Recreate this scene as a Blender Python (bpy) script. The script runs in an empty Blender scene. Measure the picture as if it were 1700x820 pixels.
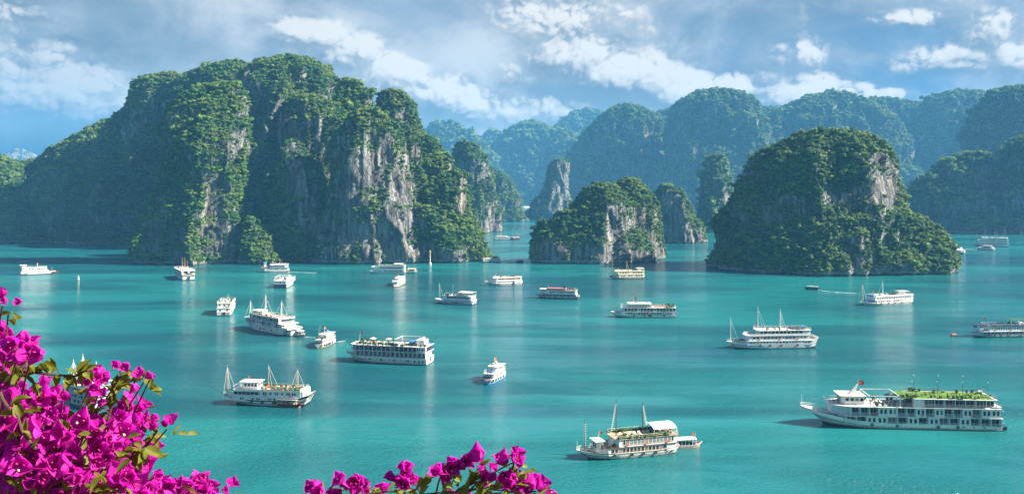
import bpy, bmesh, math, random
import numpy as np
from mathutils import Vector, Matrix

R = math.radians
SC = bpy.context.scene
COL = SC.collection

# ------------------------------------------------------------------ camera, sky, sun, exposure
F_PX, CX, HORIZON, CAM_H = 1472.0, 850.0, 312.0, 62.0     # focal length and horizon in photograph pixels, eye height in metres
cam_data = bpy.data.cameras.new('camera')
cam = bpy.data.objects.new('camera', cam_data); COL.objects.link(cam)
cam.location = (0, 0, CAM_H); cam.rotation_euler = (R(90), 0, 0)
cam_data.sensor_width = 36.0
cam_data.lens = 36.0 * F_PX / 1700.0
cam_data.shift_y = -(410.0 - HORIZON) / 1700.0
cam_data.clip_start = 0.1; cam_data.clip_end = 40000
SC.camera = cam

SUN_AZ, SUN_EL = R(-5), R(37)         # sun to the right, a touch behind the camera
SKY_FILL = 0.40
sv = Vector((math.cos(SUN_AZ) * math.cos(SUN_EL), math.sin(SUN_AZ) * math.cos(SUN_EL), math.sin(SUN_EL)))
sun_data = bpy.data.lights.new('sun', 'SUN')
sun_data.energy = 5.0; sun_data.angle = R(0.5); sun_data.color = (1.0, 0.90, 0.74)
sun = bpy.data.objects.new('sun', sun_data); COL.objects.link(sun)
sun.rotation_euler = sv.to_track_quat('Z', 'Y').to_euler()
sun.location = (0, 0, 900)

SC.view_settings.view_transform = 'Standard'
SC.view_settings.look = 'None'
SC.view_settings.exposure = 1.95
SC.view_settings.gamma = 1.0
SC.view_settings.use_curve_mapping = False
SC.render.engine = 'CYCLES'
cy = SC.cycles
cy.use_denoising = True
try:
    cy.denoiser = 'OPENIMAGEDENOISE'; cy.denoising_input_passes = 'RGB_ALBEDO_NORMAL'
except Exception: pass
cy.max_bounces = 5; cy.diffuse_bounces = 2; cy.glossy_bounces = 2; cy.transmission_bounces = 2
cy.volume_bounces = 0; cy.transparent_max_bounces = 4
cy.caustics_reflective = False; cy.caustics_refractive = False
cy.sample_clamp_indirect = 4.0

# ------------------------------------------------------------------ node helpers
class NT:
    def __init__(s, tree): s.t = tree; s.n = tree.nodes; s.l = tree.links
    def new(s, kind, **kw):
        nd = s.n.new(kind)
        for k, v in kw.items(): setattr(nd, k, v)
        return nd
    def put(s, sock, v):
        if hasattr(v, 'is_linked') or isinstance(v, bpy.types.NodeSocket): s.l.new(v, sock)
        elif v is not None: sock.default_value = v
    def math(s, op, a, b=None, c=None, clamp=False):
        nd = s.new('ShaderNodeMath', operation=op, use_clamp=clamp)
        for i, v in enumerate((a, b, c)):
            if v is not None: s.put(nd.inputs[i], v)
        return nd.outputs[0]
    def ramp01(s, v, lo, hi, smooth=True, t0=0.0, t1=1.0):
        nd = s.new('ShaderNodeMapRange', interpolation_type='SMOOTHSTEP' if smooth else 'LINEAR')
        s.put(nd.inputs['Value'], v)
        for k, q in (('From Min', lo), ('From Max', hi), ('To Min', t0), ('To Max', t1)): s.put(nd.inputs[k], q)
        return nd.outputs[0]
    def mix(s, f, a, b, mode='MIX'):
        nd = s.new('ShaderNodeMix', data_type='RGBA', blend_type=mode)
        s.put(nd.inputs[0], f)
        s.put(nd.inputs[6], a if not isinstance(a, tuple) else (*a[:3], 1)); s.put(nd.inputs[7], b if not isinstance(b, tuple) else (*b[:3], 1))
        return nd.outputs[2]
    def noise(s, vec, scale, detail=4, rough=0.55, dist=0.0, out='Fac'):
        nd = s.new('ShaderNodeTexNoise'); s.put(nd.inputs['Vector'], vec)
        nd.inputs['Scale'].default_value = scale; nd.inputs['Detail'].default_value = detail
        nd.inputs['Roughness'].default_value = rough; nd.inputs['Distortion'].default_value = dist
        return nd.outputs[0] if out == 'Fac' else nd.outputs[1]
    def mapping(s, vec, loc=(0, 0, 0), rot=(0, 0, 0), scale=(1, 1, 1)):
        nd = s.new('ShaderNodeMapping'); s.put(nd.inputs[0], vec)
        nd.inputs[1].default_value = loc; nd.inputs[2].default_value = rot; nd.inputs[3].default_value = scale
        return nd.outputs[0]

def px_dir(px, py):
    """azimuth and elevation of a sky direction"""
    az = math.atan2(px - CX, F_PX)
    el = math.atan2(HORIZON - py, math.hypot(F_PX, px - CX))
    return az, el

# ------------------------------------------------------------------ world: Nishita sky behind procedural cloud decks
world = bpy.data.worlds.new('World'); SC.world = world; world.use_nodes = True
w = NT(world.node_tree); w.n.clear()
tc = w.new('ShaderNodeTexCoord').outputs['Generated']
sep = w.new('ShaderNodeSeparateXYZ'); w.l.new(tc, sep.inputs[0])
AZ = w.math('ARCTAN2', sep.outputs[0], sep.outputs[1])
EL = w.math('ARCSINE', sep.outputs[2])

# cumulus density as a node group: in az, el -> density
def cloud_group():
    g = bpy.data.node_groups.new('cumulus_density', 'ShaderNodeTree')
    g.interface.new_socket('az', in_out='INPUT', socket_type='NodeSocketFloat')
    g.interface.new_socket('el', in_out='INPUT', socket_type='NodeSocketFloat')
    g.interface.new_socket('density', in_out='OUTPUT', socket_type='NodeSocketFloat')
    g.interface.new_socket('height', in_out='OUTPUT', socket_type='NodeSocketFloat')
    q = NT(g); gi = q.new('NodeGroupInput'); go = q.new('NodeGroupOutput')
    az, el = gi.outputs[0], gi.outputs[1]
    cmb = q.new('ShaderNodeCombineXYZ'); q.l.new(az, cmb.inputs[0]); q.put(cmb.inputs[1], q.math('MULTIPLY', el, 1.25)); cmb.inputs[2].default_value = 3.7
    v = cmb.outputs[0]
    # warp
    wn = q.new('ShaderNodeTexNoise'); q.l.new(v, wn.inputs['Vector']); wn.inputs['Scale'].default_value = 22; wn.inputs['Detail'].default_value = 4
    sub = q.new('ShaderNodeVectorMath', operation='SUBTRACT'); q.l.new(wn.outputs[1], sub.inputs[0]); sub.inputs[1].default_value = (.5, .5, .5)
    scl = q.new('ShaderNodeVectorMath', operation='SCALE'); q.l.new(sub.outputs[0], scl.inputs[0]); scl.inputs[3].default_value = 0.035
    add = q.new('ShaderNodeVectorMath', operation='ADD'); q.l.new(v, add.inputs[0]); q.l.new(scl.outputs[0], add.inputs[1])
    vw = add.outputs[0]
    # placed cloud masses: (px, py, rx, ry, weight) in the sky's own azimuth / elevation
    blobs = [(50, 170, 130, 62, .95), (75, 108, 45, 24, .6), (160, 180, 70, 40, .6), (20, 40, 60, 40, .45), (160, 200, 60, 16, .5),
             (515, 62, 60, 30, .9), (575, 95, 60, 34, .85), (650, 140, 75, 48, 1.0), (720, 165, 60, 40, .95), (790, 185, 70, 40, 1.0),
             (880, 55, 90, 45, .8), (930, 100, 110, 52, 1.0), (1020, 135, 100, 50, 1.05), (850, 125, 50, 34, .85), (1030, 50, 60, 45, .5), (1120, 160, 80, 40, .95), (850, 190, 90, 40, .8), (960, 190, 110, 45, .8),
             (1325, 165, 75, 40, 1.05), (1455, 162, 45, 18, .85), (1210, 155, 50, 30, .8), (1325, 96, 50, 26, .50), (1510, 33, 50, 14, .56), (1600, 102, 80, 24, .74), (1650, 55, 40, 34, .72), (1690, 100, 45, 42, .85), (1490, 118, 60, 22, .46), (1420, 150, 60, 20, .6),
             (-250, 120, 260, 100, .8), (1980, 90, 220, 110, .8)]
    total = None; num = None; den = None
    for (px, py, rx, ry, wt) in blobs:
        a0, e0 = px_dir(px, py)
        dx = q.math('MULTIPLY', q.math('SUBTRACT', az, a0), F_PX / rx)
        dy = q.math('MULTIPLY', q.math('SUBTRACT', el, e0), F_PX / ry)
        d2 = q.math('ADD', q.math('MULTIPLY', dx, dx), q.math('MULTIPLY', dy, dy))
        gsn = q.math('MULTIPLY', q.math('EXPONENT', q.math('MULTIPLY', d2, -0.9)), wt)
        total = gsn if total is None else q.math('MAXIMUM', total, gsn)
        g3 = q.math('POWER', q.math('MAXIMUM', gsn, 0.02), 3.0); rl = q.math('MULTIPLY', g3, q.math('ADD', q.math('MULTIPLY', dy, 0.85), q.math('MULTIPLY', dx, 0.35)))
        num = rl if num is None else q.math('ADD', num, rl); den = g3 if den is None else q.math('ADD', den, g3)
    fb = q.noise(vw, 6, 10, 0.60)
    d = q.math('ADD', q.math('MULTIPLY', total, 1.55), q.math('MULTIPLY', q.math('SUBTRACT', fb, 0.5), 1.5))
    for sc_, wt in ((14, .30), (30, .28), (62, .21), (130, .14)):        # rounded puffs at four sizes
        vo = q.new('ShaderNodeTexVoronoi', feature='F1'); q.l.new(vw, vo.inputs['Vector'])
        vo.inputs['Scale'].default_value = sc_
        h = q.math('MULTIPLY', vo.outputs['Distance'], 1.35)
        h = q.math('SQRT', q.math('MAXIMUM', q.math('SUBTRACT', 1.0, q.math('MULTIPLY', h, h)), 0.0))
        d = q.math('ADD', d, q.math('MULTIPLY', q.math('SUBTRACT', h, 0.62), wt))
    d = q.math('SUBTRACT', d, 0.52)
    q.l.new(d, go.inputs[0]); q.l.new(q.math('DIVIDE', num, den), go.inputs[1])
    return g
CG = cloud_group()
def dens(da, de):
    nd = w.new('ShaderNodeGroup'); nd.node_tree = CG
    w.put(nd.inputs[0], w.math('ADD', AZ, da)); w.put(nd.inputs[1], w.math('ADD', EL, de))
    return nd.outputs
d0, rel = dens(0.0, 0.0)
d1 = dens(0.0040, 0.0050)[0]
d2 = dens(0.012, 0.020)[0]
lit = w.math('ADD', w.math('MULTIPLY', w.math('SUBTRACT', d0, d1), 1.3), w.math('MULTIPLY', w.math('SUBTRACT', d0, d2), 0.85))
lit = w.math('ADD', lit, w.math('MULTIPLY', rel, 0.55))        # sunlit crowns, grey bases
lit = w.ramp01(lit, -0.55, 1.15)
alpha = w.ramp01(d0, -0.24, w.math('ADD', 1.15, w.math('MULTIPLY', lit, -0.95)))
# soft stratus veil behind the cumulus
comb = w.new('ShaderNodeCombineXYZ'); w.put(comb.inputs[0], w.math('MULTIPLY', AZ, 1.0)); w.put(comb.inputs[1], w.math('MULTIPLY', EL, 2.6)); comb.inputs[2].default_value = 9.1
veil = w.noise(comb.outputs[0], 5.0, 7, 0.55, 0.6)
veil2 = w.noise(comb.outputs[0], 17.0, 6, 0.6, 0.4)
# dark rain cloud low on the left, blue gap on the right
def blob(px, py, rx, ry):
    a0, e0 = px_dir(px, py)
    dx = w.math('MULTIPLY', w.math('SUBTRACT', AZ, a0), F_PX / rx); dy = w.math('MULTIPLY', w.math('SUBTRACT', EL, e0), F_PX / ry)
    return w.math('EXPONENT', w.math('MULTIPLY', w.math('ADD', w.math('MULTIPLY', dx, dx), w.math('MULTIPLY', dy, dy)), -1.0))
dark = w.math('MAXIMUM', blob(60, 262, 300, 75), w.math('MULTIPLY', blob(250, 130, 220, 110), 0.35))
blue = w.math('MAXIMUM', blob(1560, 110, 330, 120), w.math('MULTIPLY', blob(1180, 70, 130, 90), 0.8))
blue = w.math('MAXIMUM', blue, w.math('MULTIPLY', blob(690, 30, 260, 50), .5))
base = w.mix(w.ramp01(veil, 0.36, 0.66), (0.19, 0.25, 0.33), (0.46, 0.515, 0.57))
base = w.mix(w.math('MULTIPLY', w.ramp01(veil2, 0.45, 0.75), 0.35), base, (0.50, 0.61, 0.72))
base = w.mix(w.math('MULTIPLY', blue, 0.75), base, (0.06, 0.24, 0.50))
base = w.mix(w.math('MULTIPLY', dark, 0.95), base, (0.005, 0.05, 0.12))
comb2 = w.new('ShaderNodeCombineXYZ'); w.put(comb2.inputs[0], AZ); w.put(comb2.inputs[1], w.math('MULTIPLY', EL, 1.35)); comb2.inputs[2].default_value = 4.4
soft = w.noise(comb2.outputs[0], 9.0, 9, 0.60, 0.25); soft2 = w.noise(comb2.outputs[0], 5.0, 7, 0.58, 0.2)
mass = None
for (mx_, my_, rx_, ry_, wt_) in ((930, 120, 330, 190, 1.35), (620, 130, 260, 130, 1.1), (100, 120, 260, 80, .75), (1330, 150, 230, 90, .85), (1650, 80, 190, 110, .75), (330, 25, 480, 70, .75), (1200, 30, 300, 60, .6), (830, 200, 330, 70, .9)):
    b_ = w.math('MULTIPLY', blob(mx_, my_, rx_, ry_), wt_)
    mass = b_ if mass is None else w.math('MAXIMUM', mass, b_)
mass = w.math('MULTIPLY', w.ramp01(w.math('ADD', mass, w.math('MULTIPLY', w.math('SUBTRACT', soft2, 0.5), 2.6)), 0.10, 1.0), 0.9)
base = w.mix(mass, base, w.mix(w.ramp01(soft, .36, .68), (0.215, 0.29, 0.375), (0.70, 0.73, 0.745)))
cl_col = w.mix(w.math('POWER', lit, 1.1), (0.165, 0.23, 0.305), (0.93, 0.895, 0.83))
cl_col = w.mix(w.math('MULTIPLY', w.math('MAXIMUM', dark, w.math('MULTIPLY', blob(60, 170, 330, 110), 0.45)), 0.85), cl_col, (0.13, 0.25, 0.38))
clouds = w.mix(w.math('MULTIPLY', alpha, 0.93), base, cl_col)
sky = w.new('ShaderNodeTexSky', sky_type='NISHITA'); sky.sun_disc = False
sky.sun_elevation = SUN_EL; sky.sun_rotation = math.pi / 2 - SUN_AZ
sky.air_density = 1.0; sky.dust_density = 1.2; sky.ozone_density = 1.5
EMIT = 0.27        # cloud luminance at exposure 0
# the wide sky overhead: Nishita blue under thin broken cloud
ov = w.noise(w.mapping(tc, scale=(1, 1, 2.2)), 2.2, 4, 0.6, 0.3)
over = w.mix(w.math('MULTIPLY', w.ramp01(ov, 0.42, 0.66), 0.8), w.mix(1.0, sky.outputs[0], (0.075, 0.085, 0.095), 'MULTIPLY'), (0.36 * 0.8, 0.45 * 0.8, 0.56 * 0.8))
bg_sky = w.new('ShaderNodeBackground'); w.l.new(over, bg_sky.inputs[0]); bg_sky.inputs[1].default_value = SKY_FILL
bg_cl = w.new('ShaderNodeBackground'); w.l.new(clouds, bg_cl.inputs[0]); bg_cl.inputs[1].default_value = EMIT
# the detailed cumulus bank stands low over the bay
cover = w.math('MULTIPLY', w.ramp01(EL, 0.26, 0.42, True, 1.0, 0.0), w.ramp01(w.math('ABSOLUTE', AZ), 0.75, 0.95, True, 1.0, 0.0))
mxs = w.new('ShaderNodeMixShader'); w.put(mxs.inputs[0], cover)
w.l.new(bg_sky.outputs[0], mxs.inputs[1]); w.l.new(bg_cl.outputs[0], mxs.inputs[2])
try:
    world.cycles.sampling_method = 'MANUAL'; world.cycles.sample_map_resolution = 512
except Exception: pass
wo = w.new('ShaderNodeOutputWorld'); w.l.new(mxs.outputs[0], wo.inputs[0])

# ------------------------------------------------------------------ object helpers
def tag(o, label=None, cat=None, group=None, kind=None):
    if label: o['label'] = label
    if cat: o['category'] = cat
    if group: o['group'] = group
    if kind: o['kind'] = kind
    return o
def np_mesh(name, verts, quads=None, tris=None, smooth=True):
    """mesh from arrays"""
    me = bpy.data.meshes.new(name)
    verts = np.asarray(verts, np.float32)
    me.vertices.add(len(verts)); me.vertices.foreach_set('co', verts.ravel())
    nq = 0 if quads is None else len(quads); nt = 0 if tris is None else len(tris)
    loops = []
    if nq: loops.append(np.asarray(quads, np.int32).ravel())
    if nt: loops.append(np.asarray(tris, np.int32).ravel())
    if loops:
        loops = np.concatenate(loops)
        me.loops.add(len(loops)); me.loops.foreach_set('vertex_index', loops)
        me.polygons.add(nq + nt)
        start = np.concatenate([np.arange(nq) * 4, nq * 4 + np.arange(nt) * 3]).astype(np.int32)
        me.polygons.foreach_set('loop_start', start)
        try: me.polygons.foreach_set('loop_total', np.concatenate([np.full(nq, 4), np.full(nt, 3)]).astype(np.int32))
        except Exception: pass
        me.polygons.foreach_set('use_smooth', np.full(nq + nt, smooth))
    me.update(calc_edges=True); me.validate()
    return me
def link(name, me, mat=None, parent=None):
    o = bpy.data.objects.new(name, me); COL.objects.link(o)
    if mat is not None and not me.materials: me.materials.append(mat)
    if parent: o.parent = parent
    return o
def new_mat(name):
    m = bpy.data.materials.new(name); m.use_nodes = True
    q = NT(m.node_tree); b = q.n['Principled BSDF']
    return m, q, b

# ------------------------------------------------------------------ noise in numpy
def _hash(ix, iy, iz, seed):
    h = (ix.astype(np.uint32) * np.uint32(374761393) + iy.astype(np.uint32) * np.uint32(668265263) + iz.astype(np.uint32) * np.uint32(2147483647) + np.uint32((seed * 974711 + 1013) & 0xffffffff))
    h = (h ^ (h >> np.uint32(13))) * np.uint32(1274126177)
    h = (h ^ (h >> np.uint32(16))) * np.uint32(2246822519)
    h = h ^ (h >> np.uint32(15))
    return h.astype(np.float64) / 4294967295.0 * 2 - 1
def vnoise(P, seed=0):
    I = np.floor(P).astype(np.int64); Fr = P - I
    U = Fr * Fr * Fr * (Fr * (Fr * 6 - 15) + 10)
    r = 0
    for dx in (0, 1):
        wx = U[:, 0] if dx else 1 - U[:, 0]
        for dy in (0, 1):
            wy = U[:, 1] if dy else 1 - U[:, 1]
            for dz in (0, 1):
                wz = U[:, 2] if dz else 1 - U[:, 2]
                r = r + wx * wy * wz * _hash(I[:, 0] + dx, I[:, 1] + dy, I[:, 2] + dz, seed)
    return r
def fbm(P, octv=4, seed=0, gain=0.5, ridged=False):
    a, s, tot = 0, 1.0, 0
    P = np.array(P, float)
    for i in range(octv):
        n = vnoise(P, seed + i * 17)
        if ridged: n = 1 - 2 * np.abs(n)
        a = a + n * s; tot += s; s *= gain; P = P * 2.03 + 11.3
    return a / tot
def sstep(x, a, b):
    t = np.clip((x - a) / (b - a), 0, 1); return t * t * (3 - 2 * t)
# ------------------------------------------------------------------ water
def depth_of(py): return F_PX * CAM_H / (py - HORIZON)        # distance of a waterline seen at that height in the photograph
def sea_point(px, py):
    Y = depth_of(py); return Vector(((px - CX) / F_PX * Y, Y, 0.0))

m_water, q, b = new_mat('sea_water')
geo = q.new('ShaderNodeNewGeometry').outputs['Position']
lowf = q.noise(q.mapping(geo, scale=(0.0035, 0.010, 1)), 1.0, 4, 0.5, 1.2)
patch = q.noise(q.mapping(geo, loc=(40, 13, 0), rot=(0, 0, 0.12), scale=(0.0065, 0.022, 1)), 1.0, 5, 0.6, 1.6)
calm = q.ramp01(patch, 0.40, 0.60)
col = q.mix(q.ramp01(lowf, 0.36, 0.64), (0.0045, 0.072, 0.092), (0.0110, 0.152, 0.158))
q.put(b.inputs['Base Color'], col)
b.inputs['IOR'].default_value = 1.333
q.put(b.inputs['Roughness'], q.ramp01(patch, 0.35, 0.65, True, 0.05, 0.16))
w1 = q.noise(q.mapping(geo, scale=(0.33, 0.62, 1)), 1.0, 3, 0.55, 0.6)
w2 = q.noise(q.mapping(geo, rot=(0, 0, 0.5), scale=(1.1, 1.9, 1)), 1.0, 3, 0.6, 0.5)
w3 = q.noise(q.mapping(geo, rot=(0, 0, -0.3), scale=(0.06, 0.11, 1)), 1.0, 2, 0.5, 0.4)
hgt = q.math('ADD', q.math('MULTIPLY', w1, 0.55), q.math('MULTIPLY', w2, 0.75))
hgt = q.math('ADD', hgt, q.math('MULTIPLY', w3, 0.8))
bmp = q.new('ShaderNodeBump'); q.put(bmp.inputs['Height'], hgt)
bmp.inputs['Distance'].default_value = 1.0
q.put(bmp.inputs['Strength'], q.math('ADD', 0.14, q.math('MULTIPLY', calm, 0.62)))
q.l.new(bmp.outputs[0], b.inputs['Normal'])

me = np_mesh('sea', [(-3950, -250, 0), (3950, -250, 0), (3950, 4900, 0), (-3950, 4900, 0)], quads=[(0, 1, 2, 3)], smooth=False)
sea = tag(link('sea', me, m_water), 'turquoise bay water with wind ripples', None, None, 'structure')

# ------------------------------------------------------------------ rock and forest materials
def rock_material(name, green=(0.020, 0.045, 0.014), warm=1.0):
    m, q, b = new_mat(name)
    geo = q.new('ShaderNodeNewGeometry').outputs['Position']
    st = q.noise(q.mapping(geo, scale=(0.22, 0.22, 0.020)), 1.0, 6, 0.62, 0.5)      # vertical weather streaks
    st2 = q.noise(q.mapping(geo, loc=(5, 9, 3), scale=(0.09, 0.09, 0.012)), 1.0, 5, 0.6, 0.6)
    gr = q.noise(geo, 0.55, 8, 0.65)
    big = q.noise(geo, 0.03, 4, 0.5)
    c = q.mix(q.ramp01(st, 0.34, 0.64), (0.032, 0.033, 0.035), (0.25, 0.247, 0.24))
    c = q.mix(q.math('MULTIPLY', q.ramp01(st2, 0.52, 0.70), 0.42), c, (0.26, 0.185, 0.105))
    c = q.mix(q.math('MULTIPLY', q.ramp01(st, 0.60, 0.72), 0.6), c, (0.42, 0.40, 0.36))
    c = q.mix(q.math('MULTIPLY', q.ramp01(gr, 0.5, 0.75), 0.55), c, (0.045, 0.043, 0.04))
    cr = q.new('ShaderNodeTexVoronoi', feature='DISTANCE_TO_EDGE'); q.l.new(q.mapping(q.mix(1.0, geo, q.mix(1.0, q.noise(geo, .10, 5, .65, 0, 'Color'), (9, 9, 16), 'MULTIPLY'), 'ADD'), scale=(.21, .21, .034)), cr.inputs['Vector']); cr.inputs['Scale'].default_value = 1.0
    crack = q.ramp01(cr.outputs['Distance'], 0.0, 0.09, True, 1.0, 0.0)
    fine = q.noise(q.mapping(geo, scale=(.9, .9, .10)), 1.0, 4, .7)
    c = q.mix(q.math('MULTIPLY', q.ramp01(fine, .52, .66), .55), c, (.022, .022, .022))
    c = q.mix(q.math('MULTIPLY', crack, .5), c, (.016, .016, .015))
    att = q.new('ShaderNodeAttribute'); att.attribute_name = 'veg'
    gf = q.math('ADD', att.outputs['Fac'], q.math('MULTIPLY', q.math('SUBTRACT', gr, 0.5), 1.1))
    gf = q.ramp01(gf, 0.42, 0.62)
    gcol = q.mix(q.ramp01(q.noise(geo, 0.35, 5, 0.7), 0.3, 0.7), tuple(x * 0.6 for x in green), tuple(x * 1.9 for x in green))
    c = q.mix(gf, c, gcol)
    z = q.new('ShaderNodeSeparateXYZ'); q.l.new(geo, z.inputs[0])
    wet = q.ramp01(q.math('ADD', z.outputs[2], q.math('MULTIPLY', gr, -1.2)), 0.3, 2.2, True, 1.0, 0.0)
    tide = q.ramp01(q.math('ABSOLUTE', q.math('SUBTRACT', q.math('ADD', z.outputs[2], q.math('MULTIPLY', gr, -1.6)), 1.5)), 0.2, 1.3, True, 1.0, 0.0)
    c = q.mix(q.math('MULTIPLY', tide, 0.55), c, (0.36, 0.34, 0.30))
    wet = q.ramp01(q.math('ADD', z.outputs[2], q.math('MULTIPLY', gr, -0.8)), 0.1, 0.7, True, 1.0, 0.0)
    c = q.mix(q.math('MULTIPLY', wet, 0.9), c, (0.022, 0.021, 0.018))
    q.put(b.inputs['Base Color'], c)
    b.inputs['Roughness'].default_value = 0.9; b.inputs['Specular IOR Level'].default_value = 0.2
    bm1 = q.new('ShaderNodeBump'); bm1.inputs['Distance'].default_value = 1.6; bm1.inputs['Strength'].default_value = 0.9
    q.put(bm1.inputs['Height'], q.math('SUBTRACT', q.math('ADD', q.math('MULTIPLY', st, 0.9), q.math('ADD', q.math('MULTIPLY', gr, 0.7), q.math('MULTIPLY', fine, .5))), q.math('MULTIPLY', crack, .45)))
    q.l.new(bm1.outputs[0], b.inputs['Normal'])
    return m
m_rock = rock_material('limestone_rock')

def leaf_material(name, lo, hi, yel):
    m, q, b = new_mat(name)
    oi = q.new('ShaderNodeObjectInfo')
    geo = q.new('ShaderNodeNewGeometry')
    n = q.noise(geo.outputs['Position'], 0.9, 3, 0.6)
    n2 = q.noise(geo.outputs['Position'], 0.035, 4, 0.55)
    f = q.math('ADD', q.math('MULTIPLY', q.math('POWER', oi.outputs['Random'], 1.4), 0.85), q.math('MULTIPLY', n, 0.35), clamp=True)
    c = q.mix(f, lo, hi)
    yf = q.math('MULTIPLY', q.ramp01(q.math('ADD', n2, q.math('MULTIPLY', oi.outputs['Random'], 0.28)), 0.52, 0.86), 0.8)
    c = q.mix(yf, c, yel)
    q.put(b.inputs['Base Color'], c)
    b.inputs['Roughness'].default_value = 0.55; b.inputs['Specular IOR Level'].default_value = 0.25
    tr = q.new('ShaderNodeBsdfTranslucent'); q.put(tr.inputs[0], q.mix(0.5, c, yel))
    mx = q.new('ShaderNodeMixShader'); mx.inputs[0].default_value = 0.22
    out = q.n['Material Output']
    q.l.new(b.outputs[0], mx.inputs[1]); q.l.new(tr.outputs[0], mx.inputs[2]); q.l.new(mx.outputs[0], out.inputs[0])
    return m
m_leaf = leaf_material('forest_leaves', (0.011, 0.052, 0.020), (0.062, 0.185, 0.040), (0.19, 0.26, 0.042))

# ------------------------------------------------------------------ crown shapes used by the forests
def crown_mesh(name, seed, nleaf=170, flat=0.8):
    rg = np.random.default_rng(seed)
    nb = rg.integers(4, 8)
    cen = rg.normal(size=(nb, 3)) * np.array([.42, .42, .26]); cen[0] = 0; cen[:, 2] = np.abs(cen[:, 2]) * 0.9
    rad = rg.uniform(.38, .66, nb); rad[0] = .66
    V, Q, T = [], [], []
    # dark cores
    for k in range(nb):
        bm = bmesh.new(); bmesh.ops.create_icosphere(bm, subdivisions=1, radius=1.0)
        o = len(V)
        for v in bm.verts: V.append(np.array(v.co) * rad[k] * 0.82 * rg.uniform(.85, 1.1) * np.array([1, 1, flat]) + cen[k])
        bm.verts.index_update()
        for f in bm.faces: T.append([o + v.index for v in f.verts])
        bm.free()
    for i in range(nleaf):
        k = rg.integers(0, nb)
        d = rg.normal(size=3); d[2] = abs(d[2]) * 0.9 - 0.25; d /= np.linalg.norm(d)
        p = cen[k] + d * rad[k] * rg.uniform(.82, 1.16) * np.array([1, 1, flat])
        nrm = d + rg.normal(size=3) * .55; nrm /= np.linalg.norm(nrm)
        a = np.cross(nrm, rg.normal(size=3)); a /= np.linalg.norm(a); bb = np.cross(nrm, a)
        s = rg.uniform(.10, .21); o = len(V)
        V += [p - a * s, p - bb * s * .7 + nrm * s * .2, p + a * s * 1.1, p + bb * s * .7 - nrm * s * .15]
        Q.append([o, o + 1, o + 2, o + 3])
    return np_mesh(name, np.array(V), quads=Q, tris=T, smooth=False)
crown_col = bpy.data.collections.new('crown_shapes')
for i in range(7):
    o = bpy.data.objects.new('tree_crown', crown_mesh('tree_crown', 100 + i, 190, (.8, .7, .95, .62, .85, 1.05, .75)[i]))
    o.data.materials.append(m_leaf); crown_col.objects.link(o)
    tag(o, None, None, None, 'stuff')

def forest_nodes():
    g = bpy.data.node_groups.new('forest_cover', 'GeometryNodeTree')
    g.interface.new_socket('Geometry', in_out='INPUT', socket_type='NodeSocketGeometry')
    g.interface.new_socket('Geometry', in_out='OUTPUT', socket_type='NodeSocketGeometry')
    N = g.nodes; L = g.links
    gi = N.new('NodeGroupInput'); go = N.new('NodeGroupOutput')
    ci = N.new('GeometryNodeCollectionInfo'); ci.inputs[0].default_value = crown_col
    ci.inputs['Separate Children'].default_value = True; ci.inputs['Reset Children'].default_value = True
    ip = N.new('GeometryNodeInstanceOnPoints'); ip.inputs['Pick Instance'].default_value = True
    a1 = N.new('GeometryNodeInputNamedAttribute'); a1.data_type = 'FLOAT_VECTOR'; a1.inputs[0].default_value = 'rot'
    a2 = N.new('GeometryNodeInputNamedAttribute'); a2.data_type = 'FLOAT_VECTOR'; a2.inputs[0].default_value = 'scl'
    a3 = N.new('GeometryNodeInputNamedAttribute'); a3.data_type = 'INT'; a3.inputs[0].default_value = 'pick'
    e2r = N.new('FunctionNodeEulerToRotation')
    L.new(gi.outputs[0], ip.inputs['Points']); L.new(ci.outputs[0], ip.inputs['Instance'])
    L.new(a1.outputs[0], e2r.inputs[0]); L.new(e2r.outputs[0], ip.inputs['Rotation'])
    L.new(a2.outputs[0], ip.inputs['Scale']); L.new(a3.outputs[0], ip.inputs['Instance Index'])
    L.new(ip.outputs[0], go.inputs[0])
    return g
FOREST = forest_nodes()
def forest(name, P, S, label, rg):
    n = len(P)
    me = bpy.data.meshes.new(name); me.vertices.add(n); me.vertices.foreach_set('co', np.asarray(P, np.float32).ravel())
    rot = np.stack([rg.normal(0, .18, n), rg.normal(0, .18, n), rg.uniform(0, 6.28, n)], 1).astype(np.float32)
    sc = (np.asarray(S)[:, None] * np.stack([rg.uniform(.8, 1.2, n), rg.uniform(.8, 1.2, n), rg.uniform(.75, 1.25, n)], 1)).astype(np.float32)
    for nm, ty, dat in (('rot', 'FLOAT_VECTOR', rot), ('scl', 'FLOAT_VECTOR', sc)):
        at = me.attributes.new(nm, ty, 'POINT'); at.data.foreach_set('vector', dat.ravel())
    at = me.attributes.new('pick', 'INT', 'POINT'); at.data.foreach_set('value', rg.integers(0, 7, n).astype(np.int32))
    o = link(name, me, m_leaf)
    md = o.modifiers.new('forest_cover', 'NODES'); md.node_group = FOREST
    return tag(o, label, None, None, 'stuff')

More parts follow.
